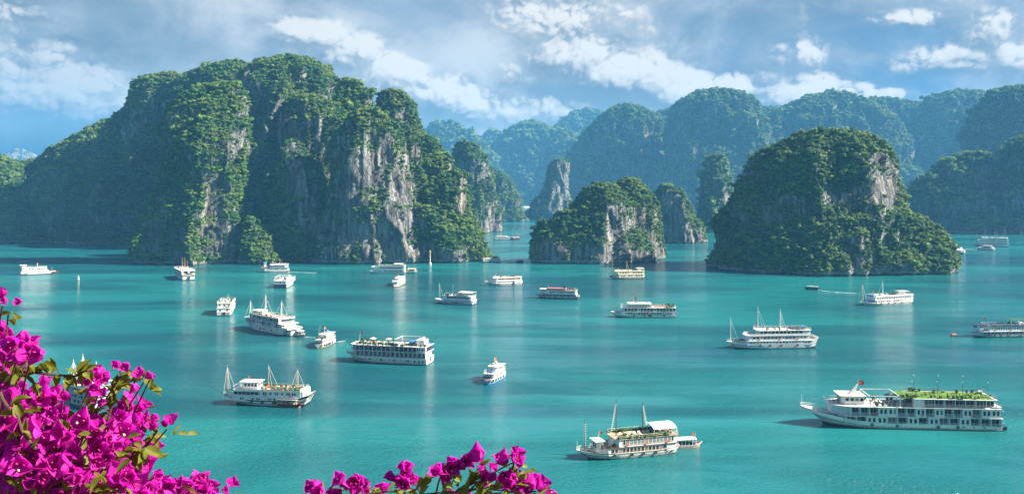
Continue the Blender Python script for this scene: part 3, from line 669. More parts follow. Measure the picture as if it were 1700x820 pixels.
class MB:
    """collects shapes and links them as ONE mesh object"""
    def __init__(s): s.v = []; s.f = []; s.m = []; s.mats = []; s.cur = 0
    def mat(s, m):
        if m not in s.mats: s.mats.append(m)
        s.cur = s.mats.index(m); return s
    def add(s, vs, fs):
        o = len(s.v); s.v += [tuple(v) for v in vs]
        for f in fs: s.f.append([o + i for i in f]); s.m.append(s.cur)
        return s
    def box(s, x0, x1, y0, y1, z0, z1):
        return s.add([(x0, y0, z0), (x1, y0, z0), (x1, y1, z0), (x0, y1, z0), (x0, y0, z1), (x1, y0, z1), (x1, y1, z1), (x0, y1, z1)],
                     [(0, 3, 2, 1), (4, 5, 6, 7), (0, 1, 5, 4), (1, 2, 6, 5), (2, 3, 7, 6), (3, 0, 4, 7)])
    def plan(s, poly, z0, z1, inset=0.0):
        """polygon in plan extruded upward"""
        n = len(poly); cx = sum(p[0] for p in poly) / n; cy_ = sum(p[1] for p in poly) / n
        top = [(x + (cx - x) * inset, y + (cy_ - y) * inset) for x, y in poly]
        vs = [(x, y, z0) for x, y in poly] + [(x, y, z1) for x, y in top]
        return s.add(vs, [tuple(range(n - 1, -1, -1)), tuple(range(n, 2 * n))] + [(i, (i + 1) % n, n + (i + 1) % n, n + i) for i in range(n)])
    def tube(s, p, q_, r0, r1=None, n=6):
        p, q_ = Vector(p), Vector(q_); d = (q_ - p); r1 = r0 if r1 is None else r1
        if d.length < 1e-6: return s
        d.normalize(); a = d.orthogonal().normalized(); b = d.cross(a)
        vs = []
        for c, r in ((p, r0), (q_, r1)):
            for i in range(n):
                t = 2 * math.pi * i / n; vs.append(c + (a * math.cos(t) + b * math.sin(t)) * r)
        return s.add(vs, [(i, (i + 1) % n, n + (i + 1) % n, n + i) for i in range(n)] + [tuple(range(n - 1, -1, -1)), tuple(range(n, 2 * n))])
    def ring(s, c, r, t, axis='y', n=12, k=5):
        vs, fs = [], []
        for i in range(n):
            a = 2 * math.pi * i / n
            for j in range(k):
                b = 2 * math.pi * j / k; rr = r + t * math.cos(b); u, v, w_ = rr * math.cos(a), rr * math.sin(a), t * math.sin(b)
                vs.append((c[0] + u, c[1] + w_, c[2] + v) if axis == 'y' else (c[0] + w_, c[1] + u, c[2] + v))
        for i in range(n):
            for j in range(k):
                fs.append((i * k + j, ((i + 1) % n) * k + j, ((i + 1) % n) * k + (j + 1) % k, i * k + (j + 1) % k))
        return s.add(vs, fs)
    def blob(s, c, r, rg, sq=0.8):
        bm = bmesh.new(); bmesh.ops.create_icosphere(bm, subdivisions=2, radius=1.0)
        vs = []
        for v in bm.verts:
            k = r * rg.uniform(.62, 1.25); vs.append((c[0] + v.co.x * k, c[1] + v.co.y * k, c[2] + v.co.z * k * sq))
        bm.verts.index_update(); fs = [tuple(v.index for v in f.verts) for f in bm.faces]; bm.free()
        return s.add(vs, fs)
    def mesh(s, name, mat=None, smooth=False):
        me = bpy.data.meshes.new(name); me.from_pydata([tuple(v) for v in s.v], [], s.f)
        for m in (s.mats or [mat]): me.materials.append(m)
        if s.mats: me.polygons.foreach_set('material_index', s.m)
        if smooth: me.polygons.foreach_set('use_smooth', [True] * len(s.f))
        me.update(); return me
    def build(s, name, mat=None, parent=None, smooth=False, loc=None):
        o = bpy.data.objects.new(name, s.mesh(name, mat, smooth)); COL.objects.link(o)
        if parent: o.parent = parent
        if loc: o.location = loc
        return o

# shared window meshes: glass behind a proud frame, facing -y
_win = {}
def window_mesh(w_, h_, frame):
    k = (round(w_, 2), round(h_, 2), frame)
    if k not in _win:
        b = MB(); b.mat(M['glass']).box(-w_ / 2, w_ / 2, -.012, .05, -h_ / 2, h_ / 2)
        b.mat(M[frame]); t = .07
        b.box(-w_ / 2 - t, w_ / 2 + t, -.06, .03, h_ / 2, h_ / 2 + t).box(-w_ / 2 - t, w_ / 2 + t, -.09, .03, -h_ / 2 - t, -h_ / 2)
        b.box(-w_ / 2 - t, -w_ / 2, -.06, .03, -h_ / 2, h_ / 2).box(w_ / 2, w_ / 2 + t, -.06, .03, -h_ / 2, h_ / 2)
        if w_ > 1.1: b.box(-.03, .03, -.04, .03, -h_ / 2, h_ / 2)
        _win[k] = b.mesh('window')
    return _win[k]
_port = {}
def port_mesh(r, frame):
    k = (round(r, 2), frame)
    if k not in _port:
        b = MB(); b.mat(M['glass']).tube((0, .05, 0), (0, -.015, 0), r, r, 14); b.mat(M[frame]).ring((0, -.01, 0), r + .05, .05, 'y', 14, 5)
        _port[k] = b.mesh('porthole')
    return _port[k]
def place(name, me, parent, loc, rz=0):
    o = bpy.data.objects.new(name, me); COL.objects.link(o); o.parent = parent; o.location = loc; o.rotation_euler = (0, 0, rz); return o

def flag(parent, base, h=2.4, lean=0.0, w_=1.5, pole='white'):
    """staff with a red flag bearing a yellow five-pointed star"""
    p = MB(); p.tube((0, 0, 0), (lean * h, 0, h), .06, .035); fp = p.build('flag_pole', M[pole], parent, loc=base)
    f = MB(); hh = w_ * .66; f.mat(M['red']); nx = 6; vs = []
    for i in range(nx + 1):
        u = i / nx; y = .12 * math.sin(u * 5) * w_
        vs += [(u * w_, y, -u * .10 * w_), (u * w_, y, -hh - u * .14 * w_)]
    f.add(vs, [(2 * i, 2 * i + 1, 2 * i + 3, 2 * i + 2) for i in range(nx)])
    f.add([(x, y + .012, z) for x, y, z in vs], [(2 * i, 2 * i + 2, 2 * i + 3, 2 * i + 1) for i in range(nx)])
    f.mat(M['yellow']); c = (w_ * .5, hh * -.57); pts = []
    for k in range(10):
        a = math.pi / 2 + k * math.pi / 5; r = hh * (.34 if k % 2 == 0 else .14); pts.append((c[0] + r * math.cos(a), c[1] + r * math.sin(a)))
    for yo in (-.03, .04):
        f.add([(x, .12 * math.sin(x / w_ * 5) * w_ + yo, z) for x, z in pts] + [(c[0], .12 * math.sin(2.5) * w_ + yo, c[1])], [(i, (i + 1) % 10, 10) for i in range(10)])
    f.build('flag', None, fp, loc=(lean * h, 0, h - .03))

def mast(parent, x, z, h, mat='tan', stays=(-1, 1), reach=.25, r=.14, ladder=False, half=2.0):
    b = MB(); b.tube((0, 0, 0), (0, 0, h), r, r * .45, 8); b.tube((0, 0, h), (0, 0, h + .5), r * .6, r * .2, 6)
    b.tube((-.5, 0, h * .78), (.5, 0, h * .78), .05)
    m = b.build('mast', M[mat], parent, loc=(x, 0, z))
    g = MB()
    for s in stays:
        for yy in (-half, half): g.tube((0, 0, h * .97), (s * reach * h, yy, .2), .035, .035, 4)
    if ladder:
        for i in range(16):
            t = i / 16; xx = -ladder * (1 - t) * reach * h * .55; zz = h * (.04 + .92 * t); g.tube((xx - .20, 0, zz), (xx + .30, 0, zz), .07, .07, 4)
        g.tube((-ladder * reach * h * .55, 0, h * .04), (0, 0, h * .96), .03, .03, 4)
    if g.v: g.build('rigging', M['white'] if ladder else M['canvas'], m)
    return m

def railing(b, pts, h=.95, r=.035, step=1.6, rails=(1.0, .55)):
    """posts and rails along a polyline"""
    for (p, q_) in zip(pts, pts[1:]):
        p, q_ = Vector(p), Vector(q_); n = max(1, int((q_ - p).length / step))
        for i in range(n + 1):
            c = p.lerp(q_, i / n); b.tube(c, c + Vector((0, 0, h)), r, r, 4)
        for k in rails: b.tube(p + Vector((0, 0, h * k)), q_ + Vector((0, 0, h * k)), r, r, 4)

def boat(name, label, cat, bow, stern, beam, fb=1.5, rake=3.0, srake=.8, rise=1.4, srise=.5, hull='white', stripe=None, boot='navy', levels=(), extras=(), group='boats on the bay', bulwark=.7, bluff=.36, transom=.86, hs=1.0):
    """bow and stern are where the hull meets the water in the photograph; everything else is in metres.
    local x runs from bow to stern, -y is the side towards the camera, z = 0 the water"""
    P0, P1 = sea_point(*bow), sea_point(*stern)
    L = (P1 - P0).length; d = P1 - P0
    root = bpy.data.objects.new(name, None); COL.objects.link(root); root.empty_display_size = 1
    root.location = P0; root.rotation_euler = (0, 0, math.atan2(d.y, d.x))
    tag(root, label, cat, group)
    fx = lambda px: (px - bow[0]) / (stern[0] - bow[0]) * L if px > 1.6 else px * L   # photograph x (or a fraction) -> local x
    rg = np.random.default_rng(abs(int(bow[0] * 7 + bow[1])))
    H = beam / 2
    # --- hull lofted from stations
    ns, nz = 30, 7
    def beam_at(t, v):
        lim = bluff * (1.25 - .35 * v)
        k = min(1, t / lim); w_ = (1 - (1 - k) ** 2.1) ** .72
        if t > .8: w_ *= 1 - (1 - transom) * ((t - .8) / .2) ** 1.6
        return max(.02, w_) * H * (.86 + .14 * v)
    def sheer(t): return fb + rise * max(0, 1 - t / .42) ** 2 + srise * max(0, (t - .72) / .28) ** 2
    def station(t, v):
        zz = -0.6 + (sheer(t) + .6) * v
        va = max(0, zz) / max(.1, sheer(t)); x = t * L - rake * va ** 1.25 * (1 - t) ** 3 + srake * va * max(0, (t - .7) / .3) ** 2
        return x, beam_at(t, v ** .8), zz
    hb = MB(); vs = []
    ts = [(i / (ns - 1)) ** 1.25 for i in range(ns)]
    for t in ts:
        for s in (-1, 1):
            for j in range(nz):
                x, y, z = station(t, j / (nz - 1)); vs.append((x, s * y, z))
    fs = []
    for i in range(ns - 1):
        a, c = i * 2 * nz, (i + 1) * 2 * nz
        for j in range(nz - 1):
            fs.append((a + j, c + j, c + j + 1, a + j + 1)); fs.append((a + nz + j, a + nz + j + 1, c + nz + j + 1, c + nz + j))
    a = (ns - 1) * 2 * nz; fs += [(a + j, a + nz + j, a + nz + j + 1, a + j + 1) for j in range(nz - 1)]
    hb.mat(M[hull]).add(vs, fs)
    # bulwark inner face and deck
    vs = []; bw = min(bulwark, fb * .6)
    for t in ts:
        x, y, z = station(t, 1); yi = max(.01, y - .09)
        for s in (-1, 1): vs += [(x + .02, s * y, z), (x + .05, s * yi, z), (x + .08, s * yi, z - bw)]
    fs = []
    for i in range(ns - 1):
        a, c = i * 6, (i + 1) * 6
        fs += [(a, c, c + 1, a + 1), (a + 1, c + 1, c + 2, a + 2), (a + 3, a + 4, c + 4, c + 3), (a + 4, a + 5, c + 5, c + 4)]
    hb.add(vs, fs)
    hb.mat(M['deck']).add(vs, [(i * 6 + 2, (i + 1) * 6 + 2, (i + 1) * 6 + 5, i * 6 + 5) for i in range(ns - 1)])
    hb.mats = [HULLMAT[hull]] + hb.mats[1:]
    hb.build('hull', None, root, smooth=False)
    def band(nm, v0, v1, m, off=.035, t0=0, t1=1):
        b = MB(); vv = []
        tt = [t for t in ts if t0 <= t <= t1]
        for t in tt:
            for s in (-1, 1):
                x0, y0, _ = station(t, v0); x1, y1, _ = station(t, v1); zz0 = station(t, v0)[2]; zz1 = station(t, v1)[2]
                vv += [(x0 - off * (1 - t), s * (y0 + off), zz0), (x1 - off * (1 - t), s * (y1 + off), zz1)]
        ff = []
        for i in range(len(tt) - 1):
            a, c = i * 4, (i + 1) * 4; ff += [(a, c, c + 1, a + 1), (a + 2, a + 3, c + 3, c + 2)]
        if t1 >= 1:
            a = (len(tt) - 1) * 4; vv2 = [(x + off, y, z) for x, y, z in vv[a:a + 4]]; o = len(vv); vv += vv2; ff += [(o, o + 2, o + 3, o + 1)]
        b.add(vv, ff); b.build(nm, M[m], root)
    vz = lambda t, z: (z + .6) / (sheer(t) + .6)
    if boot: band('waterline_band', 0.02, (.6 + .28) / (fb + rise * .4 + .6), boot, .03)
    for st in (stripe or ()):
        band('rubbing_strake', st[0], st[1], st[2], .06)
    # --- superstructure
    z = fb - min(bulwark, fb * .6) + .02; decks = []
    for Lv in levels:
        x0, x1 = fx(Lv['x'][0]), fx(Lv['x'][1]); h = Lv.get('h', 2.3); w_ = Lv.get('w', .94) * H; z = Lv.get('z', z)
        kind = Lv.get('kind', 'cabin'); mt = Lv.get('mat', 'white'); frame = Lv.get('frame', mt)
        nose = Lv.get('nose', .12 * (x1 - x0)); ov = Lv.get('over', .25)
        poly = [(x0, -w_ * .55), (x0 + nose, -w_), (x1, -w_), (x1, w_), (x0 + nose, w_), (x0, w_ * .55)]
        rp = [(x0 - ov, -w_ * .55 - ov), (x0 + nose, -w_ - ov), (x1 + ov, -w_ - ov), (x1 + ov, w_ + ov), (x0 + nose, w_ + ov), (x0 - ov, w_ * .55 + ov)]
        if kind == 'cabin':
            MB().plan(poly, z, z + h - .12).build('deck_house', M[mt], root)
            n = Lv.get('win', 8); ww, wh = Lv.get('ws', (.8, .9)); a0 = x0 + nose + ww; a1 = x1 - ww
            skip = Lv.get('skip', ()); ports = Lv.get('ports', ()); pair = Lv.get('pair', False)
            for i in range(n):
                if i in skip: continue
                xx = a0 + (a1 - a0) * (i + .5) / n; zz = z + h * Lv.get('wz', .55)
                if i in ports: place('porthole', port_mesh(.33, frame), root, (xx, -w_, zz))
                elif pair:
                    place('window', window_mesh(ww * .42, wh, frame), root, (xx - ww * .32, -w_, zz)); place('window', window_mesh(ww * .42, wh, frame), root, (xx + ww * .32, -w_, zz))
                else: place('window', window_mesh(ww, wh, frame), root, (xx, -w_, zz))
            ne = Lv.get('endwin', 3)
            for i in range(ne): place('window', window_mesh(min(.8, w_ * 1.2 / max(1, ne)), wh * .85, frame), root, (x1, -w_ + 2 * w_ * (i + .5) / ne, z + h * .55), math.pi / 2)
            for xd in Lv.get('doors', ()):
                MB().mat(M[Lv.get('doormat', 'navy')]).box(-.5, .5, -.05, .03, 0, 1.9).mat(M[mt]).box(-.58, -.5, -.08, .03, 0, 1.98).box(.5, .58, -.08, .03, 0, 1.98).box(-.5, .5, -.08, .03, 1.9, 1.98).build('door', None, root, loc=(fx(xd), -w_, z + .06))
        elif kind == 'gallery':
            dp = Lv.get('dp', 1.1); n = Lv.get('bays', 8)
            inn = [(x0 + dp * .6, -w_ * .5), (x0 + nose + dp * .4, -w_ + dp), (x1 - dp * .3, -w_ + dp), (x1 - dp * .3, w_ - dp), (x0 + nose + dp * .4, w_ - dp), (x0 + dp * .6, w_ * .5)]
            MB().plan(inn, z, z + h - .12).build('cabin_wall', M[Lv.get('wall', mt)], root)
            full = Lv.get('full', 2); pmesh = {}
            for i in range(n + 1):
                xx = x0 + nose + (x1 - x0 - nose) * i / n; xx = min(xx, x1 - .1); wide = bool(full and i % full == 0)
                if wide not in pmesh:
                    pmesh[wide] = (MB().box(-.06, .06, 0, dp, 0, h - .122) if wide else MB().box(-.05, .05, 0, .1, 0, h - .122)).mesh('partition' if wide else 'deck_post', M[Lv.get('post', mt)])
                place('partition' if wide else 'deck_post', pmesh[wide], root, (xx, -w_, z))
            blank = Lv.get('blank', ()); ww = (x1 - x0 - nose) / n
            for i in range(n):
                xx = x0 + nose + ww * (i + .5)
                if i in blank:
                    MB().box(-ww / 2 + .04, ww / 2 - .04, 0, .12, 0, h - .12).build('cabin_panel', M[mt], root, loc=(xx, -w_ + .02, z))
                    if Lv.get('pane', True):
                        for s in (-1, 1): place('window', window_mesh(ww * .26, h * .5, frame), root, (xx + s * ww * .22, -w_ + .02, z + h * .52))
                else:
                    place('cabin_door', window_mesh(ww * .68, h * .72, Lv.get('wframe', frame)), root, (xx + ww * .06, -w_ + dp, z + h * .42))
            rl = MB(); railing(rl, [(x0, -w_ * .55, z), (x0 + nose, -w_ + .04, z), (x1, -w_ + .04, z), (x1, w_ - .04, z)], .85, .035, 1.4, (1, .7, .4))
            rl.build('railing', M[Lv.get('rail', mt)], root)
        elif kind == 'open':
            pm = MB(); n = Lv.get('bays', 6)
            for i in range(n + 1):
                xx = x0 + (x1 - x0) * i / n
                for s in (-1, 1): pm.tube((xx, s * (w_ - .08), z), (xx, s * (w_ - .08), z + h - .12), .06, .06, 5)
            pm.build('awning_post', M[Lv.get('post', mt)], root)
            if Lv.get('rail'):
                rl = MB(); railing(rl, [(x0, -w_, z), (x1, -w_, z), (x1, w_, z)], .9); rl.build('railing', M[Lv['rail']], root)
            sb = MB()
            for i in range(n * 2):
                xx = x0 + (x1 - x0) * (i + .5) / (n * 2)
                for s in (-1, 1): sb.box(xx - .35, xx + .35, s * w_ * .55 - .4, s * w_ * .55 + .4, z, z + .42).box(xx + .25, xx + .35, s * w_ * .55 - .4, s * w_ * .55 + .4, z + .42, z + .85)
            sb.build('bench', M[Lv.get('bench', 'brown')], root)
        rm = Lv.get('roof', mt)
        if rm: MB().plan(rp, z + h - .118, z + h).build(Lv.get('roofname', 'deck_slab'), M[rm], root)
        decks.append((x0, x1, w_, z, z + h, nose)); z = z + h + .003
    # --- deck fittings
    for ex in extras:
        k = ex[0]; a = ex[1:]
        if k == 'mast': mast(root, fx(a[0]), a[1], a[2] / hs, *(a[3:4] or ('tan',)), **(a[4] if len(a) > 4 else {}))
        elif k == 'flag': flag(root, (fx(a[0]), 0, a[1]), *a[2:])
        elif k == 'rail':      # railing round the top of level i
            x0, x1, w_, _, zt, nose = decks[a[0]]; rl = MB(); ov = .15
            railing(rl, [(x0 - ov, -w_ * .55, zt), (x0 + nose, -w_ - ov, zt), (x1 + ov, -w_ - ov, zt), (x1 + ov, w_ + ov, zt), (x0 + nose, w_ + ov, zt), (x0 - ov, w_ * .55, zt), (x0 - ov, -w_ * .55, zt)], a[2] if len(a) > 2 else .95)
            rl.build('railing', M[a[1]], root)
        elif k == 'parapet':
            x0, x1, w_, _, zt, nose = decks[a[0]]; h = a[2]; b = MB()
            b.box(x0 + nose, x1 + .2, -w_ - .2, -w_ - .1, zt + .003, zt + h).box(x0 + nose, x1 + .2, w_ + .1, w_ + .2, zt + .003, zt + h).box(x1 + .1, x1 + .2, -w_ - .1, w_ + .1, zt + .003, zt + h)
            b.build('parapet', M[a[1]], root)
        elif k == 'plants':    # planters and shrubs along a deck
            x0, x1, w_, _, zt, nose = decks[a[0]]; u0, u1 = (fx(a[1]), fx(a[2])); n = a[3]
            for i in range(n):
                b = MB(); xx = u0 + (u1 - u0) * (i + rg.uniform(.1, .9)) / n; yy = rg.choice([-1, -1, 1]) * w_ * rg.uniform(.55, .98); r = rg.uniform(.28, .58) * (a[4] if len(a) > 4 else 1)
                b.mat(M['brown']).box(-.22, .22, -.22, .22, 0, .35); b.mat(M['plant']).blob((0, 0, .35 + r * .6), r, rg, 1.1)
                b.build('potted_plant', None, root, loc=(xx, yy, zt))
        elif k == 'hedge':
            x0, x1, w_, _, zt, nose = decks[a[0]]; u0, u1 = fx(a[1]), fx(a[2]); b = MB(); n = int((u1 - u0) / .55)
            for i in range(n):
                for s in (-1, 1): b.blob((u0 + (u1 - u0) * (i + .5) / n, s * w_ * .95, zt + .35), rg.uniform(.32, .55), rg, 1.0)
            b.build('hedge', M['plant'], root)
        elif k == 'loungers':
            x0, x1, w_, _, zt, nose = decks[a[0]]; u0, u1 = fx(a[1]), fx(a[2]); n = a[3]
            for i in range(n):
                b = MB(); xx = u0 + (u1 - u0) * (i + .5) / n
                b.mat(M[a[4] if len(a) > 4 else 'cushion']).box(-.32, .32, -.9, .5, .3, .42).add([(-.32, .5, .3), (.32, .5, .3), (.32, 1.0, .85), (-.32, 1.0, .85), (-.32, .5, .42), (.32, .5, .42), (.32, .95, .95), (-.32, .95, .95)], [(0, 3, 2, 1), (4, 5, 6, 7), (0, 1, 5, 4), (1, 2, 6, 5), (2, 3, 7, 6), (3, 0, 4, 7)])
                b.mat(M['darkwood'])
                for px_, py_ in ((-.28, -.8), (.28, -.8), (-.28, .45), (.28, .45)): b.box(px_ - .03, px_ + .03, py_ - .03, py_ + .03, 0, .3)
                b.build('sun_lounger', None, root, loc=(xx, -w_ * .45 + rg.uniform(-.3, .6), zt))
        elif k == 'tables':
            x0, x1, w_, _, zt, nose = decks[a[0]]; u0, u1 = fx(a[1]), fx(a[2]); n = a[3]
            for i in range(n):
                b = MB(); b.mat(M['brown']).box(-.55, .55, -.4, .4, .70, .75).box(-.06, .06, -.06, .06, 0, .70)
                b.mat(M['darkwood'])
                for s in (-1, 1):
                    b.box(s * .95 - .22, s * .95 + .22, -.22, .22, .40, .45).box(s * 1.14 - .03, s * 1.14 + .03, -.22, .22, .45, .9)
                    for u, v in ((-.18, -.18), (.18, .18), (-.18, .18), (.18, -.18)): b.box(s * .95 + u - .02, s * .95 + u + .02, v - .02, v + .02, 0, .40)
                b.build('table_set', None, root, loc=(u0 + (u1 - u0) * (i + .5) / n, rg.uniform(-.5, .4) * w_, zt))
        elif k == 'parasol':
            b = MB(); b.mat(M['darkwood']).tube((0, 0, 0), (0, 0, 2.2), .04); b.mat(M[a[2]]).tube((0, 0, 1.9), (0, 0, 2.45), 1.25, .05, 8)
            b.build('parasol', None, root, loc=(fx(a[0]), 0, a[1]))
        elif k == 'awning':    # arched canopy on posts over part of a deck
            x0, x1, w_, _, zt, nose = decks[a[0]]; u0, u1 = fx(a[1]), fx(a[2]); m, h, arch = a[3], a[4], a[5]; w2 = w_ * (a[6] if len(a) > 6 else 1)
            b = MB(); n = 10; vs = []
            for xx in (u0, u1):
                for i in range(n + 1):
                    t = i / n * 2 - 1; vs.append((xx, t * w2, zt + h + arch * (1 - t * t)))
                for i in range(n + 1):
                    t = i / n * 2 - 1; vs.append((xx, t * w2, zt + h + arch * (1 - t * t) - .09))
            k2 = 2 * (n + 1); fs = []
            for i in range(n):
                fs += [(i, k2 + i, k2 + i + 1, i + 1), (n + 1 + i, n + 2 + i, k2 + n + 2 + i, k2 + n + 1 + i), (i, i + 1, n + 2 + i, n + 1 + i), (k2 + i, k2 + n + 1 + i, k2 + n + 2 + i, k2 + i + 1)]
            fs += [(0, n + 1, k2 + n + 1, k2), (n, k2 + n, k2 + 2 * n + 1, 2 * n + 1)]
            aw = b.add(vs, fs).build('awning', M[m], root)
            p = MB(); np_ = max(2, int((u1 - u0) / 3))
            for i in range(np_ + 1):
                for s in (-1, 1): p.tube((u0 + (u1 - u0) * i / np_, s * w2 * .96, zt), (u0 + (u1 - u0) * i / np_, s * w2 * .96, zt + h), .06, .06, 5)
            p.build('awning_post', M['white'], aw)
        elif k == 'frame':     # bare pergola beams
            x0, x1, w_, _, zt, nose = decks[a[0]]; u0, u1 = fx(a[1]), fx(a[2]); h = a[3]; p = MB()
            for s in (-1, 1):
                p.box(u0, u1, s * w_ * .9 - .1, s * w_ * .9 + .1, zt + h, zt + h + .22)
                for xx in (u0 + .1, u1 - .1): p.box(xx - .1, xx + .1, s * w_ * .9 - .1, s * w_ * .9 + .1, zt, zt + h)
            for xx in (u0 + .12, u1 - .12): p.box(xx - .08, xx + .08, -w_ * .9 + .1, w_ * .9 - .1, zt + h + .02, zt + h + .2)
            p.build('pergola', M[a[4] if len(a) > 4 else 'white'], root)
        elif k == 'wheelhouse':
            u0, u1, zt, h, m = fx(a[0]), fx(a[1]), a[2], a[3], a[4]; w2 = H * (a[5] if len(a) > 5 else .6); rm = a[6] if len(a) > 6 else m
            wh = MB().plan([(u0 - .3, -w2 * .7), (u0 + .5, -w2), (u1, -w2), (u1, w2), (u0 + .5, w2), (u0 - .3, w2 * .7)], zt, zt + h).build('wheelhouse', M[m], root)
            MB().plan([(u0 - .9, -w2 - .3), (u1 + .5, -w2 - .3), (u1 + .5, w2 + .3), (u0 - .9, w2 + .3)], zt + h + .003, zt + h + .2).build('wheelhouse_roof', M[rm], wh)
            n = max(1, int((u1 - u0) / 1.1))
            for i in range(n): place('window', window_mesh((u1 - u0) / n * .62, h * .38, m), wh, (u0 + .4 + (u1 - u0 - .4) * (i + .5) / n, -w2, zt + h * .62))
            for i in range(2): place('window', window_mesh(w2 * .7, h * .38, m), wh, (u1, -w2 + 2 * w2 * (i + .5) / 2, zt + h * .62), math.pi / 2)
            for i in range(2): place('window', window_mesh(w2 * .55, h * .38, m), wh, (u0 - .3, -w2 * .7 + 1.4 * w2 * (i + .5) / 2, zt + h * .62), -math.pi / 2)
        elif k == 'bowsprit':
            MB().tube((-rake * .8, 0, sheer(0) - .1), (-rake - a[0], 0, sheer(0) + a[1]), .10, .05).build('bowsprit', M[a[2] if len(a) > 2 else 'darkwood'], root)
        elif k == 'bowpole':
            MB().tube((-rake * .93, 0, sheer(0) - .1), (-rake * .93, 0, sheer(0) + a[0]), .06, .04).build('bow_staff', M['white'], root)
        elif k == 'bowrail':
            rl = MB(); tl = (0.0, .05, .1, .16, .24); railing(rl, [tuple(np.array(station(t, 1)) * np.array([1, -1, 1])) for t in tl], .8); railing(rl, [station(t, 1) for t in tl], .8); rl.build('railing', M[a[0]], root)
        elif k == 'stairs':
            u0, z0, u1, z1 = fx(a[0]), a[1], fx(a[2]), a[3]; b = MB(); n = 8; yy = -H * (a[5] if len(a) > 5 else .7)
            for i in range(n):
                xx = u0 + (u1 - u0) * i / n; zz = z0 + (z1 - z0) * (i + 1) / n; b.box(min(xx, xx + (u1 - u0) / n), max(xx, xx + (u1 - u0) / n), yy, yy + .9, zz - .08, zz)
            for yk in (yy - .04, yy + .92): b.tube((u0, yk, z0 + .1), (u1, yk, z1), .06, .06, 4); b.tube((u0, yk, z0 + 1), (u1, yk, z1 + .9), .035, .035, 4)
            b.build('stairway', M[a[4]], root)
        elif k == 'lawn':
            x0, x1, w_, _, zt, nose = decks[a[0]]; MB().box(fx(a[1]), fx(a[2]), -w_ * .93, w_ * .93, zt + .004, zt + .06).build('lawn_deck', M['lawn'], root)
        elif k == 'lamps':
            x0, x1, w_, _, zt, nose = decks[a[0]]; n = a[3]
            for i in range(n):
                b = MB(); b.mat(M['black']).tube((0, 0, 0), (0, 0, a[4]), .05, .03, 5); b.mat(M['white']).tube((0, 0, a[4]), (0, 0, a[4] + .28), .10, .06, 6)
                b.build('lamp_post', None, root, loc=(fx(a[1]) + (fx(a[2]) - fx(a[1])) * (i + .5) / n, rg.choice([-.85, .85]) * w_, zt))
        elif k == 'radar':
            x_, z0, x1_, z1 = fx(a[0]), a[1], fx(a[2]), a[3]; b = MB(); b.add([(x_ - .5, -.5, z0), (x_ + .9, -.5, z0), (x_ + .9, .5, z0), (x_ - .5, .5, z0), (x1_ - .15, -.15, z1), (x1_ + .25, -.15, z1), (x1_ + .25, .15, z1), (x1_ - .15, .15, z1)], [(0, 3, 2, 1), (4, 5, 6, 7), (0, 1, 5, 4), (1, 2, 6, 5), (2, 3, 7, 6), (3, 0, 4, 7)])
            b.build('signal_mast', M['white'], root)
        elif k == 'box':       # a plain fitted box: name, material, x0, x1, y fraction range, z range
            nm, m, u0, u1, y0, y1, z0, z1 = a; MB().box(fx(u0), fx(u1), y0 * H, y1 * H, z0, z1).build(nm, M[m], root)
        elif k == 'ports':
            u0, u1, n, zz, frac = fx(a[0]), fx(a[1]), a[2], a[3], a[4]
            for i in range(n): place('porthole', port_mesh(a[5] if len(a) > 5 else .3, 'white'), root, (u0 + (u1 - u0) * (i + .5) / n, -H * frac, zz))
        elif k == 'buoyring':
            for xx, zz in a: MB().ring((0, -.05, 0), .34, .09).build('lifebuoy', M['orange'], root, loc=(fx(xx), -H * .97, zz))
        elif k == 'tyres':
            for t in a:
                x, y, zz = station(t, .72); MB().ring((0, 0, 0), .34, .14).build('tyre_fender', M['black'], root, loc=(x, -y - .12, zz))
        elif k == 'transom':   # stern openings: list of (y fraction, z, w, h, material)
            for y_, z0, ww, hh, m in a:
                x = station(1, vz(1, z0 + hh / 2))[0]; MB().mat(M[m]).box(.04, .10, -ww / 2, ww / 2, 0, hh).mat(M['white']).box(.04, .14, -ww / 2 - .08, -ww / 2, 0, hh).box(.04, .14, ww / 2, ww / 2 + .08, 0, hh).box(.04, .14, -ww / 2 - .08, ww / 2 + .08, hh, hh + .08).build('stern_door', None, root, loc=(x + .02, y_ * H, z0))
    # fittings every working boat carries: lifebuoys on the side, a tank and vents on top, tyres along the hull
    if decks and P0.y < 520 and levels[0].get('kind', 'cabin') != 'open' and L > 9:
        x0, x1, w_, zb, zt, nose = decks[-1]
        b = MB(); b.mat(M['blue' if rg.random() < .5 else 'grey']).tube((-.5, 0, .55), (.6, 0, .55), .42, .42, 10).mat(M['grey']).box(-.5, -.4, -.35, .35, 0, .25).box(.5, .6, -.35, .35, 0, .25)
        b.build('water_tank', None, root, loc=(x1 - 1.4, w_ * .55, zt))
        for i in range(3):
            v = MB(); v.mat(M['grey']).box(-.3, .3, -.22, .22, 0, .5).mat(M['black']).box(-.22, .22, -.235, -.225, .08, .42); v.build('vent_box', None, root, loc=(x0 + nose + 1 + (x1 - x0 - nose - 3) * rg.random(), w_ * rg.uniform(.2, .8), zt))
        x0, x1, w_, zb, zt, nose = decks[min(1, len(decks) - 1)]
        for i in range(3): MB().ring((0, -.06, 0), .30, .09).build('lifebuoy', M['orange'], root, loc=(x0 + nose + (x1 - x0 - nose) * (i + .35 + .2 * rg.random()) / 3, -w_ - .03, zb + .55))
        for i in range(4):
            t = .28 + .16 * i + rg.uniform(-.04, .04); x, y, zz = station(t, .70); ty = MB(); ty.mat(M['black']).ring((0, 0, 0), .30, .13).tube((0, .05, .3), (0, .12, .9), .02, .02, 4); ty.build('tyre_fender', None, root, loc=(x, -y - .13, zz))
    root.scale = (1, 1, hs)
